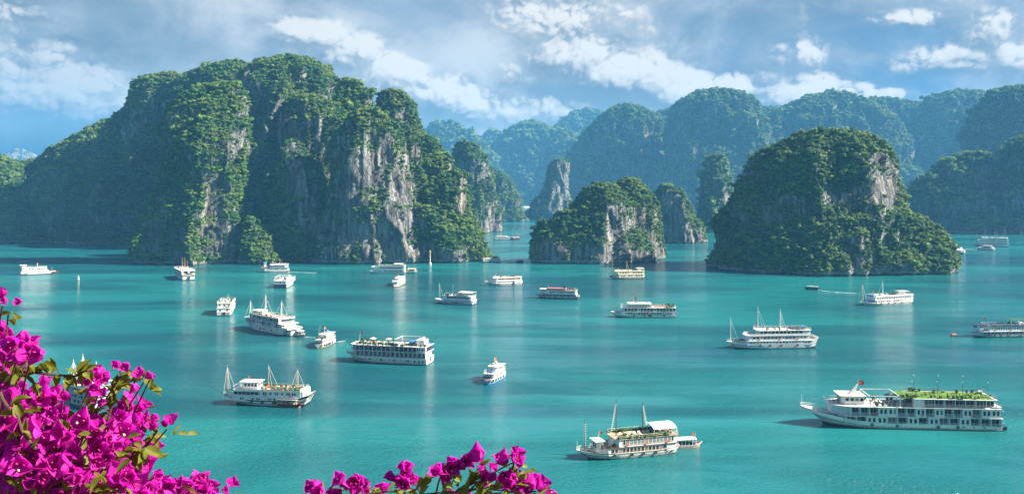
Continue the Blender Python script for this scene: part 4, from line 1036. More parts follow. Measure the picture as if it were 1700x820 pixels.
    nd = Vector((math.sin(root.rotation_euler.z), -math.cos(root.rotation_euler.z))); mid = (P0 + P1) / 2
    if nd.dot(Vector((-mid.x, -mid.y))) < 0: root.scale = (1, -1, hs)      # the dressed side is the one turned to the bay's viewpoint
    return root
# ------------------------------------------------------------------ the fleet
# three-deck cruise ship, lower right
boat('cruise_ship', 'longest white three-deck cruise ship with bright green lawn on its roof', 'cruise ship', (1368, 702.5), (1652, 708.5), 9.2, fb=1.55, rake=6.2, srake=.4, rise=3.2, srise=-.5, bulwark=.9, boot='navy', bluff=.30,
     stripe=[(.48, .54, 'white')],
     levels=[dict(x=(1389, 1650), h=2.25, kind='gallery', bays=15, blank=(2, 3, 6, 8, 11), full=1, wall='bluewhite', z=1.1, nose=1.2, w=.99, mat='white', rail='white', wframe='white'),
             dict(x=(1372, 1648), h=2.35, kind='gallery', bays=16, blank=(3, 4, 7, 9, 12, 14, 15), full=1, wall='bluewhite', nose=5.0, w=1.0, mat='white', wframe='white'),
             dict(x=(1506, 1642), h=2.25, kind='gallery', bays=8, blank=(0,), pane=False, full=3, wall='darkwood', nose=.3, w=.96, mat='white', post='white')],
     extras=[('wheelhouse', 1395, 1430, 5.85, 2.0, 'white', .62, 'cream'), ('radar', 1412, 8.0, 1424, 10.6), ('flag', 1425, 10.6, .9, 0, 1.5), ('frame', 1, 1436, 1487, 2.5), ('lawn', 2, 1488, 1640), ('rail', 2, 'grey', 1.0), ('rail', 1, 'grey', .95),
             ('plants', 2, 1486, 1642, 30, .75), ('lamps', 2, 1496, 1640, 7, 4.2), ('tables', 1, 1440, 1500, 6), ('tables', 1, 1380, 1394, 2), ('plants', 1, 1436, 1500, 9), ('parasol', 1476, 5.85, 'black'), ('parasol', 1490, 5.85, 'black'),
             ('bowpole', 2.8), ('bowrail', 'white'), ('stairs', 1492, 5.9, 1504, 8.0, 'grey', .5), ('tables', 2, 1500, 1640, 8), ('box', 'stern_platform', 'navy', 1640, 1660, -.85, .85, .25, 1.2), ('box', 'awning_slab', 'white', 1636, 1652, -.9, .9, 5.88, 6.05), ('ports', 1580, 1630, 3, 1.0, 1.0, .2), ('ports', 1430, 1500, 6, .75, 1.0, .12)])

# cream two-deck boat with three masts, lower centre
boat('cruise_boat', 'cream and brown two-deck boat with arched white stern awning, nearest the bottom edge', 'cruise boat', (977, 760), (1113, 747), 6.6, hs=.78, fb=1.9, rake=3.0, srake=.9, rise=.9, srise=.9, stripe=[(.86, .93, 'brown'), (.54, .59, 'brown')], boot='brown', bulwark=.6,
     levels=[dict(x=(996, 1112), h=2.25, win=17, ws=(.55, .95), frame='tan', skip=(14, 15, 16), doors=(1093,), doormat='navy', nose=.8, endwin=2, w=.95, roof='brown'),
             dict(x=(1014, 1114), h=2.3, win=13, ws=(1.1, 1.35), pair=True, nose=.6, w=.96, endwin=3, roof='deck')],
     extras=[('rail', 1, 'cream', 1.0), ('hedge', 1, 1016, 1100), ('plants', 1, 1020, 1112, 20), ('loungers', 1, 1024, 1078, 7), ('tables', 1, 1076, 1110, 4), ('awning', 1, 1076, 1114, 'canvas', 2.0, .9, .95), ('wheelhouse', 989, 996, 1.5, 3.6, 'white', .48, 'cream'),
             ('mast', 971, 1.9, 7.0, 'brown', dict(ladder=.01, stays=())), ('mast', 1022, 6.0, 7.9, 'brown', dict(ladder=1, stays=())), ('mast', 1066, 6.0, 6.9, 'brown', dict(ladder=-1, stays=())), ('flag', 992, 5.3, 2.2, .15, .9, 'cream'), ('bowrail', 'cream'), ('bowpole', 2.6),
             ('stairs', 1004, 3.6, 1014, 6.0, 'white', .75), ('plants', 0, 997, 1013, 3), ('box', 'windlass', 'black', 979, 984, -.3, .3, 1.4, 2.3), ('ports', 1096, 1110, 2, 1.3, .97, .2)])
boat('tender', 'little white tender with flat canopy tied behind the cream boat', 'tender', (1160, 741.5), (1119, 743.5), 2.3, fb=.85, rake=.9, srake=.1, rise=.6, srise=.2, bulwark=.35, boot='maroon', stripe=[(.86, .95, 'grey')],
     levels=[dict(x=(1153, 1124), h=1.75, kind='open', bays=5, mat='white', nose=.2, bench='black', w=.9, roof='white', roofname='canopy')], extras=[('flag', 1154, 2.4, 1.1, 0, .8)])

# three-masted wooden junk, centre left
boat('junk_boat', 'white junk with three tan masts, black-striped hull and small wheelhouse', 'junk', (394, 668), (508, 672), 6.4, hs=.84, fb=2.1, rake=4.2, srake=1.9, rise=.6, srise=2.2, stripe=[(.80, .95, 'black'), (.50, .57, 'black')], boot='black', bulwark=.7, bluff=.42,
     levels=[dict(x=(388, 500), h=1.7, win=10, ws=(1.0, .7), pair=True, nose=2.0, w=.93, ports=(2, 6), skip=(1, 4), endwin=0),
             dict(x=(392, 505), h=2.15, win=10, ws=(1.0, .9), pair=True, nose=1.2, w=.95, skip=(0, 1, 2, 3), ports=(5, 7), endwin=3),
             ],
     extras=[('box', 'painted_lounge_shade', 'navy', 396, 438, -.965, .965, 3.4, 4.7), ('box', 'lounge_post', 'white', 396.0, 396.5, -.985, -.962, 3.35, 4.75), ('box', 'lounge_post', 'white', 402.8, 403.3, -.985, -.962, 3.35, 4.75), ('box', 'lounge_post', 'white', 409.6, 410.1, -.985, -.962, 3.35, 4.75), ('box', 'lounge_post', 'white', 416.4, 416.9, -.985, -.962, 3.35, 4.75), ('box', 'lounge_post', 'white', 423.2, 423.7, -.985, -.962, 3.35, 4.75), ('box', 'lounge_post', 'white', 430.0, 430.5, -.985, -.962, 3.35, 4.75), ('box', 'lounge_post', 'white', 436.8, 437.3, -.985, -.962, 3.35, 4.75), ('box', 'lounge_rail', 'bluewhite', 396, 438, -.99, -.972, 3.3, 3.75), ('rail', 1, 'white', .9), ('parapet', 1, 'cream', .35), ('wheelhouse', 407, 432, 5.25, 2.3, 'white', .55, 'white'), ('mast', 377, 1.7, 9.0, 'tan', dict(stays=(-.15, 1), reach=.22)), ('mast', 446, 5.3, 6.6, 'tan', dict(stays=(1,), reach=.26)), ('mast', 494, 5.3, 5.7, 'tan', dict(stays=(-1, 1), reach=.2)),  # shade inside the open lounge is painted as a solid navy box
             ('flag', 412, 7.7, 1.6, .2, .9), ('bowsprit', 4.2, 2.6), ('plants', 1, 432, 505, 22, 1.1), ('tables', 1, 436, 500, 7), ('loungers', 1, 440, 500, 5, 'orange'), ('bowrail', 'cream'), ('tyres', .45, .6), ('transom', (0, 3.0, 1.2, 1.2, 'navy')), ('box', 'stern_screen', 'white', 503, 509, -.9, .9, 3.0, 5.6), ('box', 'boom', 'maroon', 374, 396, -.05, .05, 4.4, 4.6)])
boat('supply_boat', 'low black open boat with grey canopy moored against the three-masted junk', 'supply boat', (457, 673.6), (497, 676), 2.2, fb=.9, rake=.8, rise=.5, hull='black', boot='maroon', stripe=[(.88, .96, 'red')], bulwark=.4,
     levels=[dict(x=(462, 494), h=1.7, kind='open', bays=4, mat='cream', bench='tan', nose=.1, roof='grey', roofname='canopy')])

# black-and-white three-deck cruise boat, centre
boat('cruise_boat', 'boxy white cruise boat with two dark balcony decks and planted roof', 'cruise boat', (589, 597), (714, 603.2), 8.6, hs=.84, fb=2.6, rake=3.2, srake=.0, rise=.8, srise=.0, bulwark=.6, boot='navy', bluff=.30, transom=.97, stripe=[(.42, .46, 'grey')],
     levels=[dict(x=(594, 713), h=1.0, win=0, z=1.9, w=.97, nose=3.0, endwin=0, roof='white'),
             dict(x=(588, 713), h=2.35, kind='gallery', bays=16, full=2, wall='bluewhite', nose=2.2, w=.99, rail='navy', post='white', mat='white', dp=1.0),
             dict(x=(588, 713), h=2.3, kind='gallery', bays=16, full=2, wall='navy', nose=2.2, w=.99, rail='navy', post='white', mat='white', dp=1.0, blank=(14, 15))],
     extras=[('rail', 2, 'black', 1.0), ('plants', 2, 594, 668, 40, .95), ('tables', 2, 600, 664, 6), ('plants', 2, 668, 712, 14), ('loungers', 2, 668, 692, 5), ('tables', 2, 672, 690, 3), ('box', 'lift_house', 'white', 694, 708, -.55, .45, 7.6, 10.0), ('box', 'water_tank', 'blue', 684, 692, -.5, .3, 7.6, 9.2), ('frame', 2, 662, 700, 2.6), ('flag', 597, 7.6, 4.6, .06, 1.1), ('bowpole', 3.2), ('bowrail', 'white'),
             ('ports', 598, 690, 14, 1.75, .97, .30), ('ports', 692, 712, 3, 1.5, .97, .42), ('transom', (0, 1.0, 1.3, 2.0, 'black')), ('parasol', 620, 7.6, 'white'), ('parasol', 646, 7.6, 'white')])
# white two-and-a-half-deck ship with three masts, right
boat('cruise_boat', 'all-white boat with three white masts and rows of black portholes at the stern', 'cruise boat', (1221, 578), (1347, 576), 6.8, fb=2.3, rake=3.6, srake=1.6, rise=.6, srise=2.3, boot='navy', bulwark=.7,
     levels=[dict(x=(1230, 1344), h=1.6, win=19, ws=(.85, .62), nose=1.5, w=.96, ports=(3, 6, 7, 12, 15, 16, 17, 18), frame='white', z=1.7),
             dict(x=(1236, 1338), h=2.0, win=15, ws=(1.1, .75), nose=.8, w=.97, ports=(2, 8, 12, 13, 14), roof='white'),
             dict(x=(1254, 1340), h=1.9, kind='gallery', bays=13, nose=.6, w=.96, full=3, wall='bluewhite', dp=.7, blank=(11, 12), pane=False)],
     extras=[('rail', 2, 'white', .8), ('parapet', 1, 'white', .55), ('tables', 2, 1266, 1330, 7), ('box', 'roof_canvas', 'navy', 1312, 1336, -.7, .7, 7.5, 7.65), ('plants', 2, 1262, 1330, 6, .7), ('mast', 1213, 2.5, 9.0, 'white', dict(stays=(1,), reach=.28)), ('mast', 1258, 7.2, 8.6, 'white', dict(stays=(1,), reach=.3)), ('mast', 1295, 7.2, 7.4, 'white', dict(stays=(.3, 1), reach=.2)), ('flag', 1252, 7.2, 2.3, .12, .9),
             ('stairs', 1252, 5.5, 1262, 7.0, 'white', .8), ('bowrail', 'grey'), ('box', 'foredeck_awning', 'navy', 1222, 1236, -.5, .5, 3.2, 3.3), ('box', 'anchor_ball', 'red', 1350, 1352, -.5, -.2, 1.4, 2.2)])
# blue-shaded three-deck ship with three masts, left
boat('cruise_boat', 'white three-deck ship with three stayed masts seen from its stern quarter', 'cruise boat', (417, 543), (480, 556), 8.0, hs=.84, fb=3.1, rake=2.6, srake=.9, rise=1.2, srise=1.2, boot='navy', bulwark=.7, bluff=.34, transom=.92,
     levels=[dict(x=(420, 478), h=1.5, win=16, ws=(.62, .7), nose=2.0, w=.97, z=2.1, endwin=0),
             dict(x=(416, 482), h=2.2, kind='gallery', bays=11, nose=2.4, w=.98, full=2, wall='bluewhite', blank=(3, 4, 8), rail='white'),
             dict(x=(424, 476), h=2.2, kind='gallery', bays=10, nose=1.8, w=.94, full=2, wall='navy', rail='white'),
             ],
     extras=[('rail', 2, 'cream', .9), ('parapet', 2, 'cream', .6), ('loungers', 2, 432, 474, 9, 'red'), ('plants', 2, 430, 476, 9), ('wheelhouse', 428, 437, 8.0, 1.8, 'white', .5, 'white'), ('mast', 416, 4.6, 7.8, 'white', dict(reach=.2)), ('mast', 442, 8.2, 8.4, 'white', dict(reach=.22)), ('mast', 468, 8.2, 6.8, 'white', dict(reach=.25)), ('flag', 444, 14.4, 2.0, 0, 1.2, 'white'), ('transom', (-.25, 1.0, 1.8, 2.2, 'navy')), ('box', 'stern_terrace', 'cream', 480, 489, -.9, .9, 3.4, 4.3), ('bowrail', 'white'), ('box', 'stern_steps', 'white', 480, 488, -.4, .9, .3, 2.4)])
boat('tender', 'small covered white launch nosed up to the stern of the three-masted white ship', 'tender', (489, 555), (502, 558.5), 2.6, fb=1.0, rake=.7, rise=.4, boot='navy', bulwark=.4,
     levels=[dict(x=(.12, .85), h=1.6, kind='open', bays=4, mat='white', nose=.2, bench='navy', roof='white', roofname='canopy')], extras=[('flag', .9, 1.0, 1.6, 0, .6), ('box', 'outboard_motor', 'black', .96, 1.08, -.3, .3, .1, 1.2)])
# small tour boats
boat('tour_boat', 'little white tour boat flying a red flag, just right of the launch', 'tour boat', (526, 579), (551, 568.5), 3.9, fb=1.5, rake=.9, srake=.2, rise=.4, srise=.3, stripe=[(.82, .92, 'brown')], boot='brown', bulwark=.5, bluff=.22,
     levels=[dict(x=(.16, .92), h=2.0, win=6, ws=(.75, .7), nose=.4, w=.92, roof='white'), dict(x=(.40, .90), h=1.6, win=4, ws=(.7, .6), nose=.4, w=.78, roof='white', over=.5)],
     extras=[('flag', .50, 4.8, 2.6, 0, 1.2), ('mast', .12, 1.2, 6.0, 'grey', dict(stays=(), r=.08)), ('mast', .2, 3.0, 5.8, 'grey', dict(stays=(), r=.07)), ('rail', 0, 'grey', .8), ('tyres', .1, .2, .35, .5), ('box', 'painted_opening_shade', 'navy', .02, .15, -.7, .7, .9, 2.4), ('plants', 0, .16, .4, 4)])  # dark foredeck opening: its shade is a solid box coloured navy
boat('tour_boat', 'little blue and white tour boat with two black poles, alone in mid bay', 'tour boat', (807, 638), (832, 624.5), 3.8, fb=1.5, rake=.9, srake=.3, rise=.4, srise=.5, stripe=[(.80, .90, 'grey'), (.60, .66, 'blue')], boot='blue', bulwark=.5, bluff=.22,
     levels=[dict(x=(.18, .90), h=1.9, win=6, ws=(.65, .65), nose=.4, w=.92, roof='white', frame='tan'), dict(x=(.45, .88), h=1.7, win=5, ws=(.65, .6), nose=.5, w=.80, roof='white', over=.55)],
     extras=[('flag', .55, 4.7, 2.5, 0, 1.2), ('mast', .08, 1.2, 5.9, 'black', dict(stays=(), r=.09)), ('mast', .36, 3.0, 5.4, 'black', dict(stays=(), r=.09)), ('rail', 0, 'white', .8), ('box', 'roof_tarpaulin', 'blue', .26, .40, -.5, .5, 3.1, 3.4), ('tyres', .06, .15, .3), ('box', 'painted_opening_shade', 'navy', .02, .17, -.7, .7, .9, 2.5)])  # navy box on the foredeck paints the shade of the opening
boat('tour_boat', 'tiny cream tour boat with two thin poles under the cliff, trailing a long wake', 'tour boat', (654, 477), (668, 470), 4.4, fb=1.6, rake=.9, rise=.5, stripe=[(.8, .9, 'brown')], boot='brown', bulwark=.5, bluff=.22,
     levels=[dict(x=(.15, .92), h=2.0, win=6, ws=(.8, .7), nose=.4, w=.92), dict(x=(.42, .88), h=1.7, win=4, ws=(.8, .6), nose=.4, w=.8, over=.5)],
     extras=[('mast', .1, 1.2, 6.5, 'maroon', dict(stays=(), r=.1)), ('mast', .34, 3, 6.0, 'maroon', dict(stays=(), r=.1)), ('flag', .5, 4.9, 2.2, 0, 1.0), ('rail', 0, 'white', .8), ('box', 'painted_opening_shade', 'navy', .02, .14, -.6, .6, 1.0, 2.4)])  # foredeck opening's shade painted in as a navy box
# ships seen end on, left of the bay
boat('junk_boat', 'white boat seen from its carved stern with three bare tan masts, under the cliff', 'junk', (299.5, 458.5), (313, 465.5), 8.6, fb=2.6, rake=3, srake=.9, rise=.6, srise=1.2, boot='navy', transom=.95, stripe=[(.8, .88, 'navy')],
     levels=[dict(x=(.06, .95), h=2.1, kind='gallery', bays=10, wall='navy', nose=1, w=.97, rail='bluewhite', z=2.0), dict(x=(.04, .97), h=2.2, kind='gallery', bays=10, wall='navy', nose=1, w=.98, rail='bluewhite')],
     extras=[('mast', .25, 6.4, 6.8, 'tan', dict(stays=(), r=.22)), ('mast', .55, 6.4, 7.6, 'tan', dict(stays=(), r=.22)), ('mast', .85, 6.4, 6.2, 'tan', dict(stays=(), r=.22)), ('rail', 1, 'white', .9), ('plants', 1, .2, .9, 6), ('transom', (0, .9, 2.0, 2.2, 'black'), (-.62, 3.2, 1.6, 1.3, 'tan'), (.62, 3.2, 1.6, 1.3, 'tan')), ('radar', .98, 5.2, .99, 8.2), ('box', 'stern_gallery', 'white', .96, 1.0, -.96, .96, 2.2, 3.0)])
boat('cruise_boat', 'white boat seen square from astern with a dark stern door and terraced top', 'cruise boat', (380.5, 514.5), (371.5, 524.5), 6.6, fb=2.1, rake=2.5, srake=.1, rise=.6, srise=0, boot='navy', transom=1.0, bulwark=.5,
     levels=[dict(x=(.10, .97), h=2.1, win=9, ws=(.9, .8), nose=1, w=.98, endwin=2), dict(x=(.12, .88), h=2.1, win=8, ws=(.9, .8), nose=1, w=.98, endwin=3)],
     extras=[('rail', 1, 'white', .9), ('parapet', 1, 'cream', .5), ('plants', 1, .2, .85, 8), ('tables', 1, .3, .85, 3), ('loungers', 0, .885, .96, 2, 'navy'), ('transom', (-.02, .1, 1.5, 1.8, 'navy'), (-.6, 1.0, .7, .6, 'navy')), ('flag', .35, 6.4, 2.4, 0, .8), ('mast', .05, 2, 6, 'white', dict(stays=(), r=.08)), ('box', 'stern_step', 'navy', .97, 1.03, -.9, .9, -.1, .45)])
boat('cruise_boat', 'stubby boat with stern shade painted as a navy panel and bright white starboard side', 'cruise boat', (481.5, 470.5), (465, 478.8), 8.0, fb=2.9, rake=2.5, srake=.1, rise=.6, srise=0, boot='navy', transom=1.0, bulwark=.5, stripe=[(.70, .78, 'brown')],
     levels=[dict(x=(.08, .98), h=2.2, win=7, ws=(1.4, .8), nose=1, w=.98, endwin=3)],
     extras=[('rail', 0, 'white', .9), ('box', 'painted_stern_shade', 'navy', .99, 1.006, -.98, .98, .2, 2.6), ('tables', 0, .3, .95, 5), ('plants', 0, .2, .95, 10), ('frame', 0, .45, .96, 2.0), ('mast', .12, 4.4, 3.6, 'white', dict(stays=(), r=.1))])  # navy panel paints the stern's shaded face into the colour
# moored along the cliff
boat('ferry_boat', 'long white ferry lying under the streaked cliff with a raised bow canopy', 'ferry', (617, 453.6), (672, 454), 6.0, fb=1.5, rake=1.6, rise=.5, srise=.2, boot='grey', stripe=[(.8, .9, 'grey')],
     levels=[dict(x=(626, 672), h=2.2, win=14, ws=(.9, .7), nose=.8, w=.95, skip=(1, 2, 5)), dict(x=(629, 672), h=2.3, win=13, ws=(1.0, .8), nose=.6, w=.95)],
     extras=[('rail', 1, 'cream', 1.0), ('parapet', 1, 'cream', .6), ('awning', 1, 655, 670, 'canvas', 1.8, .2), ('flag', 630, 5.3, 2.4, 0, .9), ('awning', 0, 618, 623, 'canvas', 2.0, .2), ('tables', 1, 634, 652, 4)])
boat('supply_boat', 'short square white barge lashed to the stern of the long ferry', 'barge', (674.5, 453), (690.5, 453), 4.6, fb=1.4, rake=.3, rise=.1, boot='black', bluff=.1,
     levels=[dict(x=(677, 690), h=2.4, win=3, ws=(1.8, 1.1), nose=.2, w=.95, mat='cream')], extras=[('flag', 678.5, 3.2, 2.8, .1, .8), ('tyres', .3, .7)])
boat('tour_boat', 'white and blue tour boat under way with a small roofed tower on its foredeck', 'tour boat', (433, 451.5), (479, 450.5), 5.6, fb=1.6, rake=2.2, rise=.5, boot='maroon', stripe=[(.8, .9, 'bluewhite')],
     levels=[dict(x=(438, 479), h=2.1, win=10, ws=(1.1, .75), nose=.8, w=.95, roof='blue'), dict(x=(449, 479), h=2.2, kind='gallery', bays=9, nose=.3, w=.95, full=3, wall='bluewhite', blank=(7, 8), pane=False)],
     extras=[('rail', 1, 'white', .8), ('box', 'tower_leg_frame', 'white', 438.4, 442, -.28, .28, 3.3, 6.3), ('box', 'tower_roof', 'teal', 437.6, 442.8, -.4, .4, 6.3, 7.1), ('box', 'side_awning', 'blue', 434, 450, -.97, .97, 3.0, 3.1), ('box', 'foredeck_wall', 'maroon', 434, 448, -.6, .6, 3.1, 3.9), ('flag', 464, 5.8, 2.4, .1, 1.2), ('mast', 432, 1.4, 7, 'tan', dict(stays=(), r=.1)), ('loungers', 1, 456, 476, 4)])
boat('houseboat', 'white houseboat with navy bow apron at the far left of the bay', 'houseboat', (31, 456.5), (83, 454), 6.4, fb=1.2, rake=.7, rise=.2, boot='navy', bluff=.16, hull='bluewhite',
     levels=[dict(x=(33, 80), h=2.1, win=10, ws=(.9, .7), nose=.4, w=.95, skip=(0, 3, 4)), dict(x=(35, 77), h=2.2, win=9, ws=(1.0, .8), nose=.4, w=.95, skip=(0, 1, 4))],
     extras=[('rail', 1, 'white', .8), ('wheelhouse', 35, 43, 5.1, 1.7, 'white', .7), ('flag', 62, 5.1, 3.0, -.1, 1.0), ('box', 'bow_apron', 'navy', 30, 45, -1.0, 1.0, -.1, .9), ('plants', 1, 46, 76, 4), ('mast', 62, 5, 2.6, 'white', dict(stays=(), r=.12))])
boat('supply_boat', 'low dark wooden boat tied to the stern of the far-left houseboat', 'supply boat', (84, 454), (96, 453.2), 2.6, fb=.9, rake=.4, srake=1.0, rise=.2, srise=.7, hull='darkwood', boot='black', levels=[dict(x=(85.5, 91.5), h=1.5, kind='open', bays=3, mat='cream', bench='tan', roof='cream', roofname='canopy')], extras=[('mast', 86, .8, 3.4, 'white', dict(stays=(), r=.08))])
# middle distance
boat('cruise_boat', 'grey-white two-deck boat with white flat awning and two thin masts, in mid bay', 'cruise boat', (729, 502.5), (787, 505.5), 6.6, hs=.92, fb=1.9, rake=2.6, srake=.5, rise=.7, srise=.6, stripe=[(.8, .87, 'navy'), (.55, .6, 'navy')], boot='navy', hull='bluewhite',
     levels=[dict(x=(736, 787), h=1.6, win=16, ws=(.6, .6), nose=1.2, w=.96, mat='bluewhite'), dict(x=(740, 786), h=2.1, win=9, ws=(1.3, 1.2), nose=.8, w=.95, mat='bluewhite', endwin=3)],
     extras=[('rail', 1, 'grey', .9), ('plants', 1, 742, 764, 12), ('awning', 1, 764, 787, 'canvas', 2.1, .15, .96), ('tables', 1, 765, 786, 4), ('mast', 729, 1.8, 9.0, 'grey', dict(reach=.2, stays=(1,))), ('mast', 752, 5.2, 5.9, 'grey', dict(stays=(), r=.09)), ('flag', 740, 5.2, 2.4, .3, .9, 'cream'), ('transom', (0, .6, 1.0, 1.4, 'maroon')), ('tyres', .55, .6)])
boat('cruise_boat', 'white two-deck boat with a raked bow mast, nearest the channel mouth', 'cruise boat', (812, 473.5), (864, 471.3), 6.6, hs=.92, fb=2.0, rake=3.2, srake=.5, rise=.9, srise=.7, stripe=[(.55, .6, 'brown')], boot='grey',
     levels=[dict(x=(818, 863), h=1.7, win=16, ws=(.6, .7), nose=1.0, w=.96, skip=(12, 13, 14, 15)), dict(x=(820, 863), h=2.0, win=14, ws=(.9, .9), nose=.8, w=.95), ],
     extras=[('rail', 1, 'white', .9), ('parapet', 1, 'cream', .5), ('plants', 1, 826, 862, 8), ('tables', 1, 826, 860, 5), ('mast', 809, 2.4, 8.2, 'brown', dict(stays=(), r=.12)), ('mast', 834, 5.4, 6.0, 'brown', dict(stays=(), r=.1)), ('flag', 822, 5.4, 2.8, .2, 1.1), ('box', 'side_opening', 'navy', 848, 851, -1.0, -.9, .4, 2.3), ('awning', 1, 852, 863, 'green', 1.7, .2)])
boat('passenger_boat', 'grey passenger boat with faded red roof', 'passenger boat', (896, 494.3), (960, 496.2), 6.0, fb=1.5, rake=2.0, srake=.4, rise=.6, srise=.5, hull='grey', stripe=[(.8, .9, 'white'), (.5, .56, 'maroon')], boot='black',
     levels=[dict(x=(898, 958), h=1.9, kind='gallery', bays=10, nose=1, w=.96, full=0, wall='bluewhite', post='navy', rail='navy', mat='grey', dp=.6), dict(x=(910, 957), h=2.1, win=12, ws=(.75, .8), nose=.4, w=.95, mat='bluewhite', roof='deck')],
     extras=[('wheelhouse', 899, 905, 3.2, 1.9, 'white', .6), ('box', 'red_roof', 'maroon', 909, 940, -.9, .9, 5.25, 5.75), ('rail', 1, 'grey', .9), ('tables', 1, 940, 956, 3), ('loungers', 1, 940, 955, 3, 'brown'), ('box', 'funnel', 'navy', 936, 938.5, -.15, .15, 5.3, 7.4), ('flag', 910, 5.7, 2.0, 0, .8), ('transom', (0, .4, 3.0, 1.6, 'darkwood'))])
boat('junk_boat', 'cream yellow two-deck boat with two stout tan masts before the twin-peaked islet', 'junk', (1018, 463), (1067, 462), 6.6, fb=1.8, rake=1.8, srake=.4, rise=.4, srise=.9, hull='cream', stripe=[(.55, .62, 'maroon')], boot='brown',
     levels=[dict(x=(1024, 1067), h=2.0, win=9, ws=(1.0, .8), nose=.6, w=.95, mat='cream', skip=(2, 5)), dict(x=(1022, 1067), h=2.1, win=9, ws=(1.0, .8), nose=.6, w=.95, mat='cream', skip=(4,))],
     extras=[('rail', 1, 'cream', .9), ('parapet', 1, 'cream', .5), ('plants', 1, 1026, 1064, 6), ('awning', 1, 1056, 1067, 'canvas', 1.9, .2), ('mast', 1017, 1.8, 9.6, 'tan', dict(stays=(), r=.24)), ('mast', 1040, 5.2, 7.0, 'tan', dict(stays=(1,), reach=.2, r=.24)), ('flag', 1026, 5.2, 2.6, .1, .9), ('box', 'bow_figure', 'darkwood', 1013, 1018, -.3, .3, 1.2, 2.2)])
boat('cruise_boat', 'white boat with black-banded bow, two thin masts and a red flag, centre right', 'cruise boat', (1023, 526), (1121, 526.5), 6.8, fb=1.9, rake=3.2, srake=.7, rise=.9, srise=.6, stripe=[(.84, .94, 'navy'), (.5, .56, 'grey')], boot='maroon',
     levels=[dict(x=(1028, 1118), h=1.6, win=18, ws=(1.0, .75), nose=1.4, w=.96, ports=(0, 3, 4, 9, 14, 15, 16, 17), mat='white', z=1.3), dict(x=(1032, 1120), h=2.0, kind='gallery', bays=16, nose=1.0, w=.96, full=4, wall='bluewhite', dp=.8, blank=(4, 9)), dict(x=(1042, 1080), h=1.9, kind='open', bays=7, nose=.4, w=.9, roof='white', rail='white')],
     extras=[('rail', 1, 'white', .9), ('tables', 1, 1082, 1114, 6), ('plants', 1, 1104, 1120, 8, 1.2), ('loungers', 1, 1084, 1110, 5, 'orange'), ('mast', 1026, 2.2, 9.8, 'brown', dict(stays=(), r=.09)), ('mast', 1081, 4.9, 8.9, 'darkwood', dict(stays=(), r=.10)), ('flag', 1052, 6.9, 2.6, 0, 1.3), ('buoyring', (1078, 1.0)), ('tyres', .55, .58), ('bowrail', 'navy'), ('bowsprit', 1.0, .4, 'navy'), ('box', 'rudder_post', 'navy', 1121, 1123, -.1, .1, 0, 2.4), ('stairs', 1028, 3.0, 1042, 5.0, 'white', .7)])
boat('cruise_boat', 'white boat with tall mast and tilted stern awning in front of the domed island', 'cruise boat', (1435, 507.3), (1507, 503), 6.8, hs=.92, fb=1.9, rake=2.8, srake=.9, rise=.6, srise=1.0, stripe=[(.55, .61, 'brown')], boot='grey',
     levels=[dict(x=(1446, 1508), h=1.8, win=16, ws=(.8, .65), nose=.8, w=.96, skip=(3, 6, 11, 12, 13, 14, 15)), dict(x=(1444, 1508), h=2.1, win=15, ws=(.95, .8), nose=.7, w=.96)],
     extras=[('rail', 1, 'white', .9), ('parapet', 1, 'white', .55), ('tables', 1, 1454, 1500, 6), ('plants', 1, 1452, 1504, 8, .8), ('awning', 1, 1486, 1503, 'grey', 2.2, .3), ('mast', 1432, 1.9, 9.8, 'tan', dict(reach=.1, stays=(-1, 1))), ('mast', 1465, 5.2, 7.8, 'canvas', dict(stays=(-1,), reach=.16)), ('flag', 1448, 5.2, 2.8, .1, 1.2, 'white'), ('box', 'bow_tarpaulin', 'blue', 1438, 1446, -.6, .6, 2.3, 3.0), ('box', 'upper_tarpaulin', 'blue', 1444, 1449, -.7, .7, 5.2, 6.0)])
boat('sampan', 'small dark motor boat trailing a white wake off the domed island', 'motor boat', (1337.5, 480), (1358, 481.3), 2.8, fb=1.1, rake=.9, rise=.3, hull='darkwood', boot='black', stripe=[(.8, .9, 'navy')],
     levels=[dict(x=(1340, 1358), h=1.6, kind='open', bays=5, mat='darkwood', bench='navy', roof='grey', roofname='canopy')], extras=[('flag', 1347, 2.3, 2.0, .1, .8), ('box', 'stern_crate', 'red', 1355, 1358, -.6, .4, .6, 1.4)])
boat('passenger_boat', 'dark-trimmed boat with green canopy cut by the right edge', 'passenger boat', (1617, 559), (1704, 557.5), 6.4, fb=1.4, rake=1.9, srake=.6, rise=.7, srise=.8, stripe=[(.80, .95, 'navy'), (.5, .56, 'grey')], boot='black', hull='bluewhite',
     levels=[dict(x=(1622, 1703), h=1.9, kind='gallery', bays=13, nose=1.2, w=.96, full=0, wall='bluewhite', post='navy', rail='navy', mat='bluewhite', dp=.6), dict(x=(1634, 1704), h=2.1, win=17, ws=(.6, .85), nose=.5, w=.95, mat='bluewhite', roof='navy')],
     extras=[('wheelhouse', 1620, 1629, 3.1, 1.9, 'bluewhite', .6, 'navy'), ('rail', 1, 'bluewhite', .9), ('tables', 1, 1640, 1668, 6), ('plants', 1, 1640, 1700, 8, .8), ('loungers', 1, 1670, 1700, 6, 'navy'), ('awning', 1, 1671, 1698, 'green', 2.4, .25), ('flag', 1630, 5.0, 3.0, .2, 1.0), ('stairs', 1629, 3.2, 1636, 5.0, 'bluewhite', .8)])
